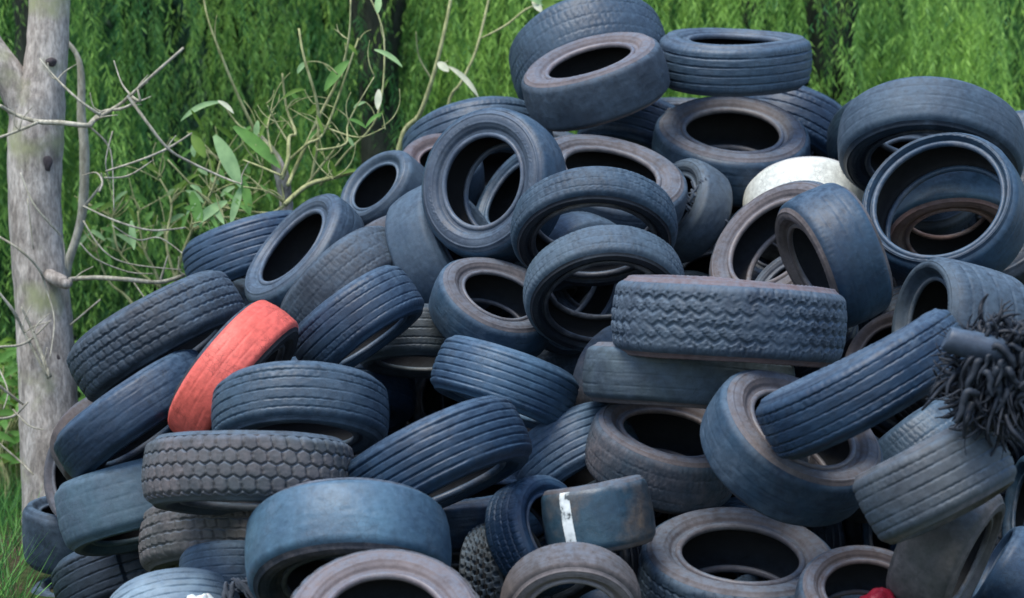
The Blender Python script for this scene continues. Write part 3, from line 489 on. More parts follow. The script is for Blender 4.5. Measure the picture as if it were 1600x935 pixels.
t.links.new(ramp(t, n_.outputs[0], .3, .6, (.35, .4, .4, 1), (.8, .84, .82, 1)).outputs[0], b.inputs['Base Color']); t.links.new(ramp(t, n_.outputs[0], .36, .44).outputs[0], b.inputs['Alpha'])
if 'gg' in roots: stripe('gg', stripe_angle('gg', 877, 812), 6.5, mp)

def blade(p0, dirv, L, Wd, up=Vector((0, -1, .25)), droop=.5, n=9, fold=.25):
    """bent leaf with a pointed tip -> (V, F)"""
    V = []; F = []; d = dirv.normalized(); p = Vector(p0)
    for i in range(n + 1):
        t = i / n; wd = Wd * .5 * math.sin(math.pi * min(1, t * .94 + .05)) ** .75
        s = d.cross(up); s = s.normalized() if s.length > 1e-4 else Vector((1, 0, 0)); nn = s.cross(d).normalized()
        V += [p - s * wd + nn * wd * fold, p, p + s * wd + nn * wd * fold]
        p = p + d * (L / n); d = (d + Vector((0, 0, -droop / n))).normalized()
    for i in range(n):
        for k in (0, 1): F.append((i * 3 + k, i * 3 + k + 1, i * 3 + k + 4, i * 3 + k + 3))
    return V, F
# shredded tyre bundle at the right
def shred():
    base = at(1540, 600, roots['kk'][1]['D'] - .10)
    root = empty('shredded_tyre', base); tag(root, 'tangle of torn tyre cords and rubber strips hanging at the right edge', 'shredded tyre')
    m = M['cord']; a = Acc(); rg = random.Random(5)
    for k in range(420):
        an0 = rg.uniform(0, 6.28); q0 = rg.random() ** .6; u0 = 1556 + math.cos(an0) * 56 * q0; v0 = 580 + math.sin(an0) * 72 * q0; ang = math.atan2(v0 - 570, u0 - 1550) + rg.uniform(-.9, .9); L = rg.uniform(30, 75)
        pts = []; D = roots['kk'][1]['D'] - .2 + rg.uniform(-.09, .12); x, y = u0, v0; cv = rg.uniform(-.8, .8)
        for q in range(5):
            pts.append(Vector(at(x, y, D)) - base); ang += cv * .6 + rg.uniform(-.25, .25); x += math.cos(ang) * L / 4; y += math.sin(ang) * L / 4 + L * .05; D += rg.uniform(-.02, .02)
        r0 = rg.uniform(.002, .0045) if k % 3 else rg.uniform(.005, .009); a.add(tube_pts(pts, [r0, r0 * 1.1, r0, r0 * .8, r0 * .4], 5, 3))
    a.build('frayed_cords', m, root, color=(.008, .012, .02))
    for k in range(90):
        a2 = Acc(); an0 = rg.uniform(0, 6.28); q0 = rg.random() ** .6; x = 1568 + math.cos(an0) * 50 * q0; y = 575 + math.sin(an0) * 70 * q0; D = roots['kk'][1]['D'] - .27 + rg.uniform(-.05, .16); ang = rg.uniform(0, 6.28)
        L = rg.uniform(30, 70); p = Vector(at(x, y, D)) - base
        s_ = D / FPX; dx = rg.uniform(-1, 1); pts = [p, p + Vector((dx * 10, -4, rg.uniform(2, 14))) * s_]; pts.append(pts[-1] + Vector((dx * 12, -3, rg.uniform(-14, 2))) * s_)
        for q in range(3): pts.append(pts[-1] + Vector((dx * 5 + rg.uniform(-6, 6), rg.uniform(-3, 3), -L * .24)) * s_)
        r0 = rg.uniform(.006, .0115); a2.add(tube_pts(pts, [r0 * .6, r0, r0 * 1.1, r0, r0 * .9, r0 * .4], 7, 4, .14, k))
        a2.build('rubber_strip', m, root, color=(.010, .016, .026))
    a3 = Acc(); D = roots['kk'][1]['D'] - .27
    a3.add(tube_pts([Vector(at(1478, 529, D)) - base, Vector(at(1484, 531, D)) - base, Vector(at(1520, 540, D)) - base, Vector(at(1556, 548, D)) - base, Vector(at(1566, 553, D + .03)) - base],
                    [.026, .036, .041, .040, .03], 18, 4, .02)); a3.build('rolled_stub', M['clean'], root, color=(.045, .065, .095))
shred()
# torn strips on the torn tyre
def torn(key, cx, cy, n, spread, name, seed):
    rg = random.Random(seed); root, T = roots[key]; a = Acc(); inv = T['q'].to_matrix().to_4x4(); inv.translation = Vector(T['P']); inv = inv.inverted()
    for k in range(n):
        x = cx + rg.uniform(-spread, spread); y = cy + rg.uniform(-spread, spread) * .8; D = T['D'] - T['R'] * .75; ang = rg.uniform(.3, 1.9); L = rg.uniform(20, 60); pts = []
        for q in range(5):
            pts.append(inv @ Vector(at(x, y, D))); ang += rg.uniform(-.5, .5); x += math.cos(ang) * L / 4; y += math.sin(ang) * L / 4
        r0 = rg.uniform(.002, .009); a.add(tube_pts(pts, [r0 * .5, r0, r0, r0 * .8, r0 * .3], 6, 3))
    a.build(name, M['dusty'], root, color=(.06, .07, .085))
torn('c2', 1085, 300, 26, 30, 'torn_strip', 3)
torn('aa', 368, 912, 16, 16, 'torn_strip', 9)
# red ball
def ico(name, m, r, parent=None, sub=3, noise=0., seed=0, squash=(1, 1, 1)):
    import bmesh
    bm = bmesh.new(); bmesh.ops.create_icosphere(bm, subdivisions=sub, radius=r); rg = random.Random(seed)
    from mathutils import noise as nz
    for v in bm.verts:
        f = 1 + noise * nz.noise(v.co / r * 1.7 + Vector((seed, 0, 0))) + noise * .5 * nz.noise(v.co / r * 4 + Vector((seed, 5, 0)))
        v.co = Vector((v.co.x * squash[0], v.co.y * squash[1], v.co.z * squash[2])) * f
    me = bpy.data.meshes.new(name); bm.to_mesh(me); bm.free(); me.polygons.foreach_set('use_smooth', np.full(len(me.polygons), True))
    return link(name, me, parent, m)
mr, t, b = mat('red_plastic', .45, .4); b.inputs['Base Color'].default_value = (.30, .012, .03, 1)
n_ = node(t, 'ShaderNodeTexNoise', Scale=25.0, Detail=4.0); bp = node(t, 'ShaderNodeBump', Strength=.25, Distance=.01); t.links.new(n_.outputs[0], bp.inputs['Height']); t.links.new(bp.outputs[0], b.inputs['Normal'])
rb = ico('crumpled_ball', mr, .068, None, 4, .22, 3); rb.location = at(1372, 956, roots['jj'][1]['D'] - .04)
tag(rb, 'crumpled red ball-like thing lying inside the open tyre at the bottom right', 'ball')
mw, t, b = mat('white_plastic_bag', .4, .4); b.inputs['Base Color'].default_value = (.6, .66, .65, 1); b.inputs['Subsurface Weight'].default_value = .15
wb = ico('plastic_bag', mw, .045, None, 5, .55, 8, (1.3, 1, .8)); wb.location = at(314, 950, roots['aa'][1]['D'] - roots['aa'][1]['R'] * .9)
tag(wb, 'crumpled white plastic bag scrap on the pale blue tyre at the bottom', 'bag')

# ------------------------------------------------------------------ trees and plants
def bark(name, c0, c1, moss=None):
    m, t, b = mat(name, .85, .25); tc = t.nodes.new('ShaderNodeTexCoord'); mp = node(t, 'ShaderNodeMapping'); mp.inputs['Scale'].default_value = (1, 1, .35)
    t.links.new(tc.outputs['Object'], mp.inputs[0])
    n1 = node(t, 'ShaderNodeTexNoise', Scale=11.0, Detail=9.0, Roughness=.75); n2 = node(t, 'ShaderNodeTexNoise', Scale=60.0, Detail=6.0, Roughness=.7); t.links.new(mp.outputs[0], n1.inputs[0]); t.links.new(mp.outputs[0], n2.inputs[0])
    c = mixc(t, ramp(t, n1.outputs[0], .38, .66).outputs[0], (*c0, 1), (*c1, 1)); c = mixc(t, 1.0, c, ramp(t, n2.outputs[0], .32, .66, (.5, .5, .5, 1), (1.25, 1.25, 1.25, 1)).outputs[0], 'MULTIPLY')
    if moss:
        n3 = node(t, 'ShaderNodeTexNoise', Scale=3.5, Detail=5.0); t.links.new(tc.outputs['Object'], n3.inputs[0]); r3 = ramp(t, n3.outputs[0], .52, .66)
        c = mixc(t, r3.outputs[0], c, (*moss, 1))
    t.links.new(c, b.inputs['Base Color'])
    bp = node(t, 'ShaderNodeBump', Strength=.6, Distance=.008); t.links.new(n2.outputs[0], bp.inputs['Height']); t.links.new(bp.outputs[0], b.inputs['Normal'])
    return m
BARK = bark('pale_bark', (.23, .20, .17), (.64, .58, .51), (.30, .31, .17))
TWIG = bark('dead_twig', (.30, .28, .20), (.55, .52, .42))
GTWIG = bark('green_twig', (.28, .30, .12), (.5, .5, .26))
KNOT = bark('knot_bark', (.05, .04, .045), (.14, .12, .12))
DBARK = bark('dark_bark', (.022, .03, .024), (.06, .068, .05))
def leafmat(name, c0, c1, trans=.5, rough=.5):
    m, t, b = mat(name, rough, .3); g = t.nodes.new('ShaderNodeNewGeometry'); at_ = t.nodes.new('ShaderNodeAttribute'); at_.attribute_name = 'tone'
    c = mixc(t, at_.outputs['Fac'], (*c0, 1), (*c1, 1)); t.links.new(c, b.inputs['Base Color'])
    tr = t.nodes.new('ShaderNodeBsdfTranslucent'); t.links.new(c, tr.inputs[0]); mx = t.nodes.new('ShaderNodeMixShader'); mx.inputs[0].default_value = trans * .6
    out = t.nodes['Material Output']; t.links.new(b.outputs[0], mx.inputs[1]); t.links.new(tr.outputs[0], mx.inputs[2]); t.links.new(mx.outputs[0], out.inputs[0]); return m
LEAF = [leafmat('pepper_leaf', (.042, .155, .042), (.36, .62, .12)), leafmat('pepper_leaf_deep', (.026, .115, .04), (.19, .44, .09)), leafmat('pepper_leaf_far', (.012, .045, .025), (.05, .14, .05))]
def poly_tube_px(pts, Ds, w_px):
    """points given in picture pixels and distance, widths in pixels"""
    P = []; rr_ = []
    for k, (u, v) in enumerate(pts):
        D = Ds[k] if isinstance(Ds, (list, tuple)) else Ds
        P.append(at(u, v, D)); wv = w_px[k] if isinstance(w_px, (list, tuple)) else w_px
        rr_.append(wv * (.42 if wv < 12 else .5) * D / FPX)
    return P, rr_

def trunk_tree():
    D = 10.9
    base = at(75, 1180, D); base.z = 0
    root = empty('grey_barked_tree', base); tag(root, 'grey-barked tree with a forked trunk and dead twigs at the left', 'tree')
    a = Acc(); P, r_ = poly_tube_px([(84, -1100), (86, -760), (82, -420), (80, -200), (78, -60), (76, 40), (70, 110), (60, 160), (56, 220), (54, 300), (58, 380), (66, 460), (72, 560), (78, 660), (84, 760), (88, 900), (90, 1100), (92, 1250)], D, [30, 42, 52, 58, 62, 64, 68, 84, 88, 82, 82, 86, 90, 94, 100, 108, 125, 160])
    a.add(tube_pts([p - base for p in P], r_, 28, 5, .03, 2)); a.build('trunk', BARK, root)
    a = Acc(); P, r_ = poly_tube_px([(56, 215), (38, 165), (12, 115), (-25, 60), (-80, -60), (-120, -250), (-150, -480), (-210, -800)], D - .02, [60, 58, 50, 46, 42, 36, 30, 18]); a.add(tube_pts([p - base for p in P], r_, 22, 5, .03, 4)); a.build('limb', BARK, root)
    for (u, v, w_, h_) in ((54, 142, 13, 27), (80, 97, 8, 7), (70, 255, 12, 15), (58, 345, 5, 8), (88, 560, 8, 14), (62, 690, 7, 6)):
        kn = ico('knot', KNOT, 1.0, root, 3, .25, u); s_ = D / FPX; kn.scale = (w_ * s_, 8 * s_, h_ * s_); kn.location = Vector(at(u, v, D - (30 if v != 142 else 27) * s_)) - base
    a = Acc(); P, r_ = poly_tube_px([(66, 425), (90, 437), (104, 443), (109, 440)], [D - .05, D - .13, D - .16, D - .15], [20, 22, 19, 10]); a.add(tube_pts([p - base for p in P], r_, 14, 4, .04, 6)); a.build('branch_stub', BARK, root)
    lines = [
     ([(0, 165), (22, 178), (58, 190), (95, 192), (137, 196), (150, 186), (185, 165), (205, 148), (245, 112), (287, 75)], [6, 7, 9, 10, 9, 8, 7, 6, 6, 5], -.35),
     ([(-20, 222), (30, 204), (58, 192)], [5, 6, 6], -.34), ([(62, 92), (90, 125), (125, 158), (157, 180)], [2, 4, 5, 7], -.36),
     ([(200, 150), (225, 185), (262, 232), (300, 255), (350, 278), (378, 288)], [7, 6, 5, 5, 4, 3], -.35), ([(165, 268), (220, 250), (262, 232), (300, 208)], [4, 4, 5, 3], -.34),
     ([(163, 278), (200, 275), (240, 250)], [3, 4, 2], -.33), ([(137, 196), (165, 222), (175, 250), (178, 330)], [4, 4, 3, 2], -.3), ([(137, 196), (160, 175), (190, 170), (215, 158)], [7, 6, 6, 4], -.32),
     ([(178, 95), (190, 130), (205, 150)], [2, 3, 5], -.34), ([(205, 150), (218, 158), (215, 140)], [6, 6, 3], -.36),
     ([(-10, 365), (30, 390), (60, 420), (72, 450), (85, 500), (78, 560)], [4, 5, 5, 4, 3, 2], -.2), ([(-10, 448), (20, 485), (38, 520), (76, 592)], [4, 6, 6, 5], -.2), ([(0, 542), (40, 536), (80, 500)], [4, 5, 2], -.2),
     ([(33, 480), (52, 520), (78, 590)], [3, 7, 8], -.22), ([(110, 508), (157, 468)], [4, 3], -.15),
     ([(130, 322), (180, 345), (235, 360), (290, 356)], [3, 4, 4, 3], -.2), ([(130, 345), (160, 390), (200, 412), (285, 422)], [3, 3, 3, 2], -.25), ([(125, 380), (150, 405), (200, 425), (240, 428)], [3, 3, 3, 2], -.25), ([(175, 352), (215, 375), (250, 372), (290, 400)], [2, 3, 3, 2], -.25),
     ([(108, 438), (116, 436), (150, 434), (200, 437), (250, 441), (288, 430)], [10, 9, 9, 9, 8, 7], -.15), ([(250, 441), (262, 400)], [5, 3], -.15), ([(208, 440), (236, 480)], [3, 2], -.15),
     ([(32, 270), (52, 318), (80, 352), (98, 375), (103, 420)], [3, 4, 4, 3, 2], -.22), ([(43, 310), (52, 390)], [3, 2], -.22),
     ([(-5, 600), (20, 620), (36, 632)], [5, 5, 4], -.2), ([(-5, 655), (22, 650), (44, 628)], [5, 5, 3], -.2), ([(-5, 690), (30, 720), (52, 742)], [4, 4, 3], -.2), ([(-5, 570), (12, 610), (5, 640)], [3, 3, 2], -.2), ([(20, 640), (45, 665), (70, 672)], [3, 3, 2], -.22),
     ([(176, 205), (165, 255), (175, 290)], [3, 3, 1], -.28), ([(155, 300), (160, 285), (150, 270), (128, 275)], [4, 4, 3, 2], -.2)]
    for k, (pts, ws, dz) in enumerate(lines):
        a = Acc(); P, r_ = poly_tube_px(pts, [D + dz + .05 * math.sin(k + q * 1.3) for q in range(len(pts))], ws); a.add(tube_pts([p - base for p in P], r_, 7, 5, .10, k)); a.build('twig', TWIG, root)
        if max(ws) > 5:
            rg = random.Random(k)
            for s_ in range(2):
                q = rg.randrange(1, len(pts)); u, v = pts[q]; an = rg.uniform(-2.6, -.4); L = rg.uniform(20, 50)
                aa_ = Acc(); P, r_ = poly_tube_px([(u, v), (u + math.cos(an) * L * .5, v + math.sin(an) * L * .5 + 4), (u + math.cos(an + .3) * L, v + math.sin(an + .3) * L)], D + dz, [3, 2.4, 1.4]); aa_.add(tube_pts([p - base for p in P], r_, 6, 4, .1, k)); aa_.build('twig', TWIG, root)
    return root
trunk_tree()
def sapling():
    D = 11.3; base = at(118, 1200, D); base.z = 0
    root = empty('thin_sapling', base); tag(root, 'thin grey stem rising just right of the grey-barked trunk', 'sapling')
    a = Acc(); P, r_ = poly_tube_px([(40, -60), (55, 0), (85, 45), (118, 82), (127, 120), (127, 175), (132, 240), (130, 320), (120, 370), (104, 425)], D, [5, 6, 7, 9, 12, 14, 16, 15, 13, 14]); P = list(P); r_ = list(r_)
    for (u, v, w_) in ((100, 520, 18), (100, 700, 22), (105, 950, 26), (118, 1210, 30)): P.append(at(u, v, D + .05)); r_.append(w_ / 2 * D / FPX)
    a.add(tube_pts([p - base for p in P], r_, 12, 5, .05, 9)); a.build('stem', TWIG, root)
    for pts in (([(130, 325), (150, 300), (160, 285), (158, 270)]), ([(104, 425), (90, 400), (70, 395)])):
        a = Acc(); P, r_ = poly_tube_px(pts, D - .1, [6, 5, 4, 2]); a.add(tube_pts([p - base for p in P], r_[:len(P)], 7, 4, .08, 3)); a.build('twig', TWIG, root)
sapling()

def flatmat(name, c, trans=.4):
    m, t, b = mat(name, .5, .35); tc = t.nodes.new('ShaderNodeTexCoord'); n1 = node(t, 'ShaderNodeTexNoise', Scale=20.0, Detail=4.0); t.links.new(tc.outputs['Object'], n1.inputs[0])
    cc = mixc(t, 1.0, (*c, 1), ramp(t, n1.outputs[0], .3, .7, (.7, .75, .7, 1), (1.2, 1.15, 1.1, 1)).outputs[0], 'MULTIPLY'); t.links.new(cc, b.inputs['Base Color'])
    tr = t.nodes.new('ShaderNodeBsdfTranslucent'); t.links.new(cc, tr.inputs[0]); mx = t.nodes.new('ShaderNodeMixShader'); mx.inputs[0].default_value = trans * .6
    t.links.new(b.outputs[0], mx.inputs[1]); t.links.new(tr.outputs[0], mx.inputs[2]); t.links.new(mx.outputs[0], t.nodes['Material Output'].inputs[0]); return m
BL_G = flatmat('broad_leaf', (.13, .30, .06)); BL_P = flatmat('pale_leaf', (.30, .48, .22)); BL_W = flatmat('withered_leaf', (.62, .64, .48)); BL_Y = flatmat('lime_leaf', (.13, .24, .03))
def shrub(name, label, D, base_px, lines, leaves, m, nfine=0, leafy=3):
    base = at(*base_px, D); base.z = 0; root = empty(name, base); tag(root, label, 'shrub')
    for k, (pts, ws, dz) in enumerate(lines):
        a = Acc(); P, r_ = poly_tube_px(pts, [D + dz + .06 * math.sin(k * 2 + q) for q in range(len(pts))], ws); a.add(tube_pts([p - base for p in P], r_, 8, 5, .08, k)); a.build('branch' if max(ws) > 9 else 'twig', m if max(ws) < 18 else BARK, root)
    rg = random.Random(len(lines) + 3)
    for k in range(nfine):
        pts, ws, dz = rg.choice(lines); q = rg.randrange(max(1, len(pts) - 3), len(pts)); u, v = pts[q]; u += rg.uniform(-4, 4); v += rg.uniform(-4, 4)
        if v > 400: continue
        an = rg.uniform(-2.7, -.4); L = rg.uniform(22, 75); c1 = rg.uniform(-.22, .22); pp = [(u, v), (u + math.cos(an) * L * .35, v + math.sin(an) * L * .35), (u + math.cos(an + c1) * L * .7, v + math.sin(an + c1) * L * .7), (u + math.cos(an + c1 * 2) * L, v + math.sin(an + c1 * 2) * L)]
        a = Acc(); P, r_ = poly_tube_px(pp, D + dz + rg.uniform(-.06, .06), [2.8, 2.4, 2, 1.2]); a.add(tube_pts([p - base for p in P], r_, 5, 3, .1, k)); a.build('twig', m, root)
        if k % leafy == 0:
            a = Acc(); p = P[-1] - base; an2 = rg.uniform(-.6, 3.6); a.add(blade(p, Vector((math.cos(an2), rg.uniform(-.4, .4), -abs(math.sin(an2)) * .8)), rg.uniform(16, 40) * D / FPX, rg.uniform(5, 10) * D / FPX, droop=1.0)); a.build('leaf', rg.choice([BL_G, BL_P, BL_Y]), root)
    for (u, v, u2, v2, wd, m2, droop) in leaves:
        p = at(u, v, D - .1) - base; q = at(u2, v2, D - .12) - base; a = Acc()
        a.add(blade(p, (q - p) + Vector((0, -.01, droop * .25 * (q - p).length)), (q - p).length * 1.03, wd * .8 * D / FPX, droop=droop)); a.build('leaf', m2, root)
shrub('bare_shrub', 'half-bare shrub with pale forked stems and a few long leaves on the left skyline', 10.9, (450, 1150), [
    ([(455, 1190), (455, 700), (450, 420), (447, 320), (440, 275), (425, 240), (400, 208)], [26, 26, 24, 22, 24, 17, 9], 0),
    ([(400, 208), (372, 150), (345, 85), (325, 30), (315, -20)], [7, 5, 5, 4, 4], 0), ([(440, 280), (450, 250), (452, 215), (462, 208), (448, 170), (441, 115)], [9, 8, 7, 6, 5, 4], -.1),
    ([(450, 290), (462, 262), (500, 180), (530, 120), (545, 60), (548, 0)], [8, 7, 6, 5, 4, 3], -.1), ([(485, 290), (497, 215), (495, 160), (475, 90), (467, 45)], [6, 6, 6, 5, 4], -.1),
    ([(452, 250), (480, 225), (510, 200), (560, 60)], [6, 5, 5, 3], -.05), ([(445, 320), (480, 290), (520, 278), (555, 268)], [10, 9, 8, 7], -.15), ([(470, 300), (510, 250), (530, 225)], [5, 5, 3], -.1), ([(500, 290), (540, 240), (590, 180), (600, 60), (575, -10)], [4, 4, 4, 3, 3], .1),
    ([(425, 240), (418, 200), (425, 175)], [5, 4, 3], -.1), ([(452, 225), (430, 190), (418, 165)], [4, 4, 2], -.12), ([(380, 250), (410, 262), (440, 275)], [3, 4, 5], -.1), ([(380, 292), (420, 300), (445, 318)], [3, 4, 6], -.1),
    ([(447, 320), (400, 345), (350, 340), (300, 350)], [6, 5, 5, 3], -.1), ([(440, 330), (380, 372), (330, 380)], [5, 4, 3], -.1), ([(262, 250), (300, 290), (330, 318), (380, 330), (440, 335)], [3, 4, 4, 5, 6], -.1), ([(350, 165), (372, 195), (402, 215)], [3, 4, 4], -.05), ([(510, 200), (560, 215), (600, 200)], [4, 3, 2], -.1), ([(495, 235), (540, 225), (545, 190), (585, 120)], [4, 4, 3, 2], -.1)],
   [(345, 160, 278, 180, 11, BL_P, 1.0), (340, 158, 368, 175, 9, BL_W, .8), (335, 212, 378, 290, 30, BL_P, .5), (365, 198, 440, 258, 26, BL_G, .4), (300, 300, 315, 355, 22, BL_G, .4), (355, 315, 300, 350, 20, BL_P, .6), (380, 280, 392, 335, 18, BL_G, .5), (545, 95, 505, 140, 20, BL_G, .5), (585, 78, 632, 100, 10, BL_P, .8), (378, 290, 360, 350, 16, BL_P, .5),
    (330, 320, 352, 350, 12, BL_P, .4), (205, 345, 210, 390, 14, BL_P, .2), (420, 180, 405, 215, 9, BL_Y, .5), (592, 140, 590, 172, 14, BL_W, .1), (592, -6, 590, 22, 14, BL_P, .1), (320, 330, 288, 322, 14, BL_G, .5), (340, 345, 330, 378, 14, BL_G, .5), (300, 212, 322, 246, 22, BL_Y, .5), (318, 205, 300, 170, 7, BL_Y, .5), (520, 275, 560, 262, 9, BL_Y, .5), (350, 300, 395, 335, 8, BL_G, .5), (352, 318, 400, 318, 7, BL_Y, .6), (318, 322, 345, 362, 9, BL_G, .5), (290, 325, 320, 345, 7, BL_Y, .5), (310, 310, 290, 335, 8, BL_P, .5)], GTWIG, 62)
shrub('leafy_shrub', 'thin leafy shrub of light green lance leaves between the grey-barked trunk and the heap', 11.5, (260, 1150), [
    ([(262, 1180), (262, 600), (275, 440), (300, 360), (330, 300), (345, 250)], [12, 10, 7, 6, 5, 4], 0), ([(262, 600), (250, 450), (225, 390), (215, 330)], [9, 6, 5, 3], 0), ([(275, 440), (260, 380), (268, 320), (250, 280)], [6, 5, 4, 3], 0),
    ([(262, 600), (210, 480), (170, 440), (150, 390)], [7, 6, 4, 3], 0), ([(300, 360), (350, 330), (400, 300)], [5, 4, 3], 0), ([(250, 450), (190, 400), (175, 340)], [5, 4, 3], 0)], [], GTWIG, 85, 1)
shrub('slender_shoot', 'two slender pale shoots standing behind the heap left of its peak', 11.6, (625, 1150), [
    ([(612, 1180), (612, 400), (625, 225), (655, 180), (675, 125), (692, 60), (708, -20)], [16, 14, 9, 9, 8, 7, 6], 0), ([(625, 1180), (665, 400), (698, 175), (720, 130), (745, 75), (768, -20)], [14, 10, 6, 6, 5, 5], .1), ([(752, 60), (790, 40), (822, 15), (850, 5)], [3, 4, 4, 3], .1), ([(690, 102), (700, 95)], [3, 2], 0), ([(675, 125), (655, 90), (650, 50)], [4, 3, 2], 0)],
   [(684, 98, 702, 112, 16, BL_W, .2), (700, 104, 752, 148, 11, BL_W, .9), (838, 14, 868, 4, 22, BL_Y, .3), (832, 2, 848, 20, 14, BL_W, .3), (860, 0, 890, -8, 14, BL_Y, .3), (860, 12, 820, -8, 12, BL_P, .3)], GTWIG)

# weeping trees: strands of narrow leaflets hanging from the limbs
def weeping(name, label, x, y, H, rx, ry, n_bough, mats, seed, group, strands=26, lmin=.7, lmax=1.9, zlow=.4, trunk=True, gaps=(), big=1., tb=0.):
    rg = np.random.default_rng(seed); rr_ = random.Random(seed)
    root = empty(name, (x, y, 0)); tag(root, label, 'tree', group)
    a = Acc(); h0 = H * .55
    a.add(tube_pts([(0, 0, -.1), (.05, 0, .5), (rr_.uniform(-.1, .1), .1, h0 * .6), (0, 0, h0)], [.17, .14, .12, .10], 14, 5, .06, seed)); a.build('trunk', DBARK, root)
    Vs = []; tones = []
    for q in range(6):
        an = q * 1.05 + rr_.uniform(-.3, .3); a = Acc(); e_ = Vector((math.cos(an) * rx * .7, math.sin(an) * ry * .7, H * .9))
        a.add(tube_pts([(0, 0, h0 * .8), (e_.x * .4, e_.y * .4, h0 + (H - h0) * .5), tuple(e_)], [.08, .06, .02], 8, 5, .06, seed + q)); a.build('limb', DBARK, root)
    for bI in range(n_bough):
        an = rg.uniform(0, 2 * math.pi); rad = math.sqrt(rg.uniform(.05, 1)); bx = math.cos(an) * rx * rad; by = math.sin(an) * ry * rad
        wx, wy, wz_ = x + bx, y + by, 1.5; pu = 800 + wx / wy * FPX
        if gaps and any(g0 < pu < g1 for g0, g1 in gaps): continue
        ztop = rg.uniform(zlow + .7, H); tone = np.clip(rg.normal(.42 + tb, .32), 0, 1); bw = rg.uniform(.10, .30); spray = rg.random() < .3; bw = bw * 1.5 if spray else bw
        for s in range(int(strands * rg.uniform(.5, 1.3))):
            L = rg.uniform(lmin, lmax) * (.38 if spray else .8); L = min(L, ztop - zlow * rg.uniform(.3, 1))
            if L < .2: continue
            m = int(L / .017); u = np.linspace(0, 1, m)
            ox, oy = rg.normal(0, bw), rg.normal(0, bw); sway = rg.normal(0, .20, 2); top = ztop - rg.uniform(0, .5) - abs(ox) * .8
            px = bx + ox + ox * .5 * u ** .5 + sway[0] * u ** 2; py = by + oy + oy * .5 * u ** .5 + sway[1] * u ** 2; pz = top + .06 * np.sin(u * 3) - L * u
            side = np.where(np.arange(m) % 2 == 0, 1., -1.); rot = rg.uniform(0, math.pi) + rg.normal(0, .35, m)
            ll = big * rg.uniform(.045, .085, m) * (1 - .35 * u); dn = rg.uniform(.7, 1.35, m)
            dx = np.cos(rot) * side * np.cos(dn); dy = np.sin(rot) * side * np.cos(dn); dz = -np.sin(dn)
            wv = big * .0045 * rg.uniform(.8, 1.3, m)
            # leaflet: kite of four points
            bxp = np.stack([px, py, pz], -1); dv = np.stack([dx, dy, dz], -1)
            sd_ = np.cross(dv, np.stack([-np.sin(rot), np.cos(rot), np.zeros(m)], -1) + rg.normal(0, .5, (m, 3))); sd_ /= np.linalg.norm(sd_, axis=1)[:, None] + 1e-6
            c = bxp + dv * (ll * .45)[:, None]; tip = bxp + dv * ll[:, None] + np.array([0, 0, -.004])
            Vs.append(np.stack([bxp, c + sd_ * wv[:, None], tip, c - sd_ * wv[:, None]], 1).reshape(-1, 3)); tones.append(np.repeat(np.clip(tone + rg.normal(0, .15) + rg.normal(0, .08, m) + (rg.random(m) > .985) * .5, 0, 1), 1))
    V = np.concatenate(Vs); nq = len(V) // 4; F = np.arange(nq * 4).reshape(-1, 4)
    me = np_mesh('crown', V, F, False); at_ = me.attributes.new('tone', 'FLOAT', 'FACE'); at_.data.foreach_set('value', np.concatenate(tones).astype(np.float32))
    link('crown', me, root, mats); return nq
tot = 0
G1, G2 = 'weeping trees behind the heap', 'dark trees far behind'
for k, (x, y, H, rx, ry, nb, mi, lab) in enumerate([
    (-2.5, 13.6, 4.4, 1.0, .9, 44, 0, 'weeping tree with feathery drooping foliage behind the grey-barked trunk'),
    (-.76, 14.6, 4.2, 1.0, .8, 42, 0, 'weeping tree with bright drooping strands above the orange-red tyre'),
    (.55, 14.9, 4.4, 1.2, .9, 50, 0, 'weeping tree with bright green strands directly behind the peak of the heap'),
    (1.8, 14.5, 4.3, 1.0, .9, 48, 0, 'weeping tree with drooping strands behind the upper right arch'),
    (-3.4, 15.6, 4.6, 1.3, 1., 40, 1, 'deeper green weeping tree at the far left edge'),
    (-.2, 16.8, 5, 1.5, 1.1, 48, 1, 'deep green weeping tree standing in the second row behind the bare shrub'),
    (1.6, 17.2, 5, 1.5, 1.1, 48, 1, 'deep green weeping tree in the second row right of the peak'),
    (3.7, 16.5, 5, 1.4, 1.1, 40, 1, 'deep green weeping tree near the right edge in the second row'),
    (-5.6, 15.2, 4.6, 1.3, 1., 30, 1, 'weeping tree standing left of all the others'), (6.0, 15.6, 4.6, 1.4, 1., 30, 1, 'weeping tree standing right of all the others')]):
    tot += weeping('weeping_tree', lab, x, y, H, rx, ry, int(nb * .95), LEAF[mi], 100 + k, G1, gaps=((215, 250), (570, 645), (1275, 1335)), tb=(-.16, -.08, .14, .24, -.16, -.05, .1, .15, 0, 0)[k])
for k, (x, y) in enumerate([(-7, 20), (-4.4, 20.6), (-2.0, 20), (.4, 20.8), (2.8, 20.1), (5.2, 20.7), (7.8, 20)]):
    lab = ['far left end of the dark tree row seen through the hanging strands', 'second dark tree from the left in the far row', 'dark tree in the far row behind the bare shrub', 'dark tree in the far row behind the peak of the heap', 'dark tree in the far row above the upper right arch', 'second dark tree from the right in the far row', 'far right end of the dark tree row'][k]
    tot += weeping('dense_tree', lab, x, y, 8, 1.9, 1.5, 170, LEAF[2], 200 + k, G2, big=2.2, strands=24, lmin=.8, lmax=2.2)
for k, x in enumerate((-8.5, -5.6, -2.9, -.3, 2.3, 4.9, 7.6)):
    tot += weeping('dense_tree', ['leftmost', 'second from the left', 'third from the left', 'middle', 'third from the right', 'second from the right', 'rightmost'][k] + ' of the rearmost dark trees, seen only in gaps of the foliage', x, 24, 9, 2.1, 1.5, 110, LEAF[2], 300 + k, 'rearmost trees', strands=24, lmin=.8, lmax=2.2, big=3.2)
print('leaflets', tot)

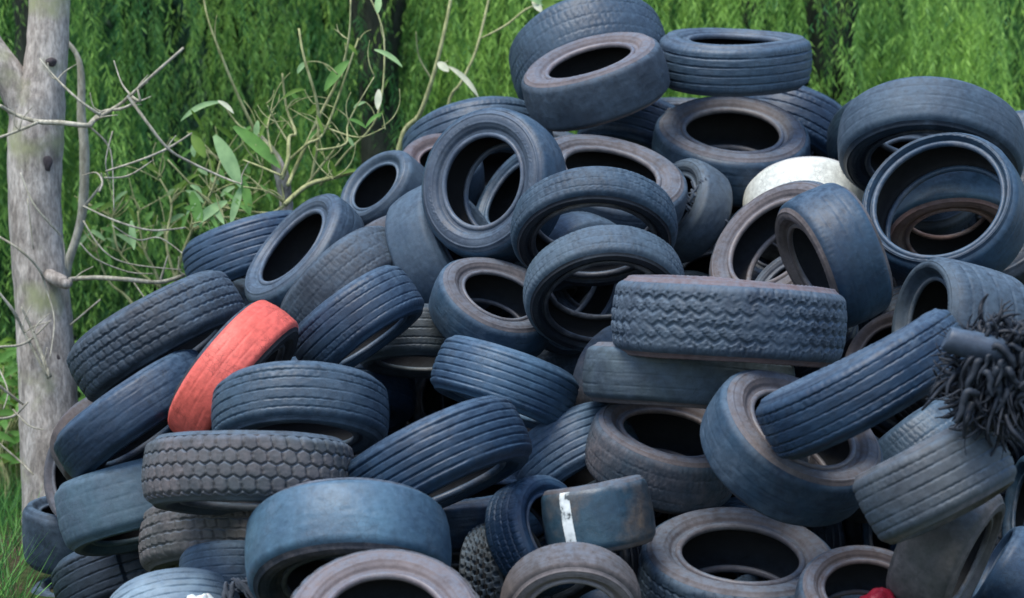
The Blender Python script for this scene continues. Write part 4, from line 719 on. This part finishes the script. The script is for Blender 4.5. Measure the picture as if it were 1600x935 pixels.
# undergrowth at the lower left
def tuft(nm, label, px, D, n, seed, m, hmin, hmax, wd):
    base = at(*px, D); base.z = 0; root = empty(nm, base); tag(root, label, 'plant', 'leafy weeds at the lower left'); rg = random.Random(seed); a = Acc(); st = Acc()
    for k in range(n):
        h = rg.uniform(.1, hmax); x = rg.gauss(0, .14); y = rg.gauss(0, .2)
        st_top = Vector((x + rg.uniform(-.1, .1), y, h)); 
        if k % 3 == 0: st = Acc(); st.add(tube_pts([(x, y, 0), (x, y, h * .5), tuple(st_top)], [.006, .005, .003], 5, 3)); st.build('stem', GTWIG, root)
        an = rg.uniform(0, 6.28); a.add(blade(st_top, Vector((math.cos(an), math.sin(an) * .7, rg.uniform(-.2, .6))), rg.uniform(.08, .2), rg.uniform(wd * .6, wd), droop=1.1, n=6))
    a.build('leaves', m, root)
for k, (px, D, nm, m, lab) in enumerate([((8, 800), 12.2, 'leafy_weed', BL_G, 'leafy green weed at the left edge beside the heap'), ((30, 700), 12.2, 'leafy_weed', BL_Y, 'lime green weed behind the foot of the grey-barked trunk'), ((60, 800), 12.0, 'leafy_weed', BL_G, 'green weed half hidden behind the black rings at far left')]):
    tuft(nm, lab, px, D, 110, k, m, .1, .7, .035)
def grass():
    rg = np.random.default_rng(3); n = 90000
    x = rg.uniform(-7, 7, n); y = rg.uniform(9.0, 18, n); k = ((x < -1.2) & (y > 11.2)) | (x < -.193 * y) | (y > 13.5); x, y = x[k], y[k]; n = len(x); h = rg.uniform(.06, .34, n); an = rg.uniform(0, 6.28, n); w_ = .004
    lx = rg.normal(0, .4, n) * h; ly = rg.normal(0, .4, n) * h; z = np.full(n, -.08)
    V = np.stack([np.stack([x - np.cos(an) * w_, y - np.sin(an) * w_, z], -1), np.stack([x + np.cos(an) * w_, y + np.sin(an) * w_, z], -1), np.stack([x + lx, y + ly, z + h], -1)], 1).reshape(-1, 3)
    me = np_mesh('grass', V, np.arange(n * 3).reshape(-1, 3), False); a = me.attributes.new('tone', 'FLOAT', 'FACE'); a.data.foreach_set('value', rg.random(n).astype(np.float32)); tag(link('grass', me, None, LEAF[1]), 'short green grass and ground growth behind the heap', 'grass', kind='stuff')
grass()
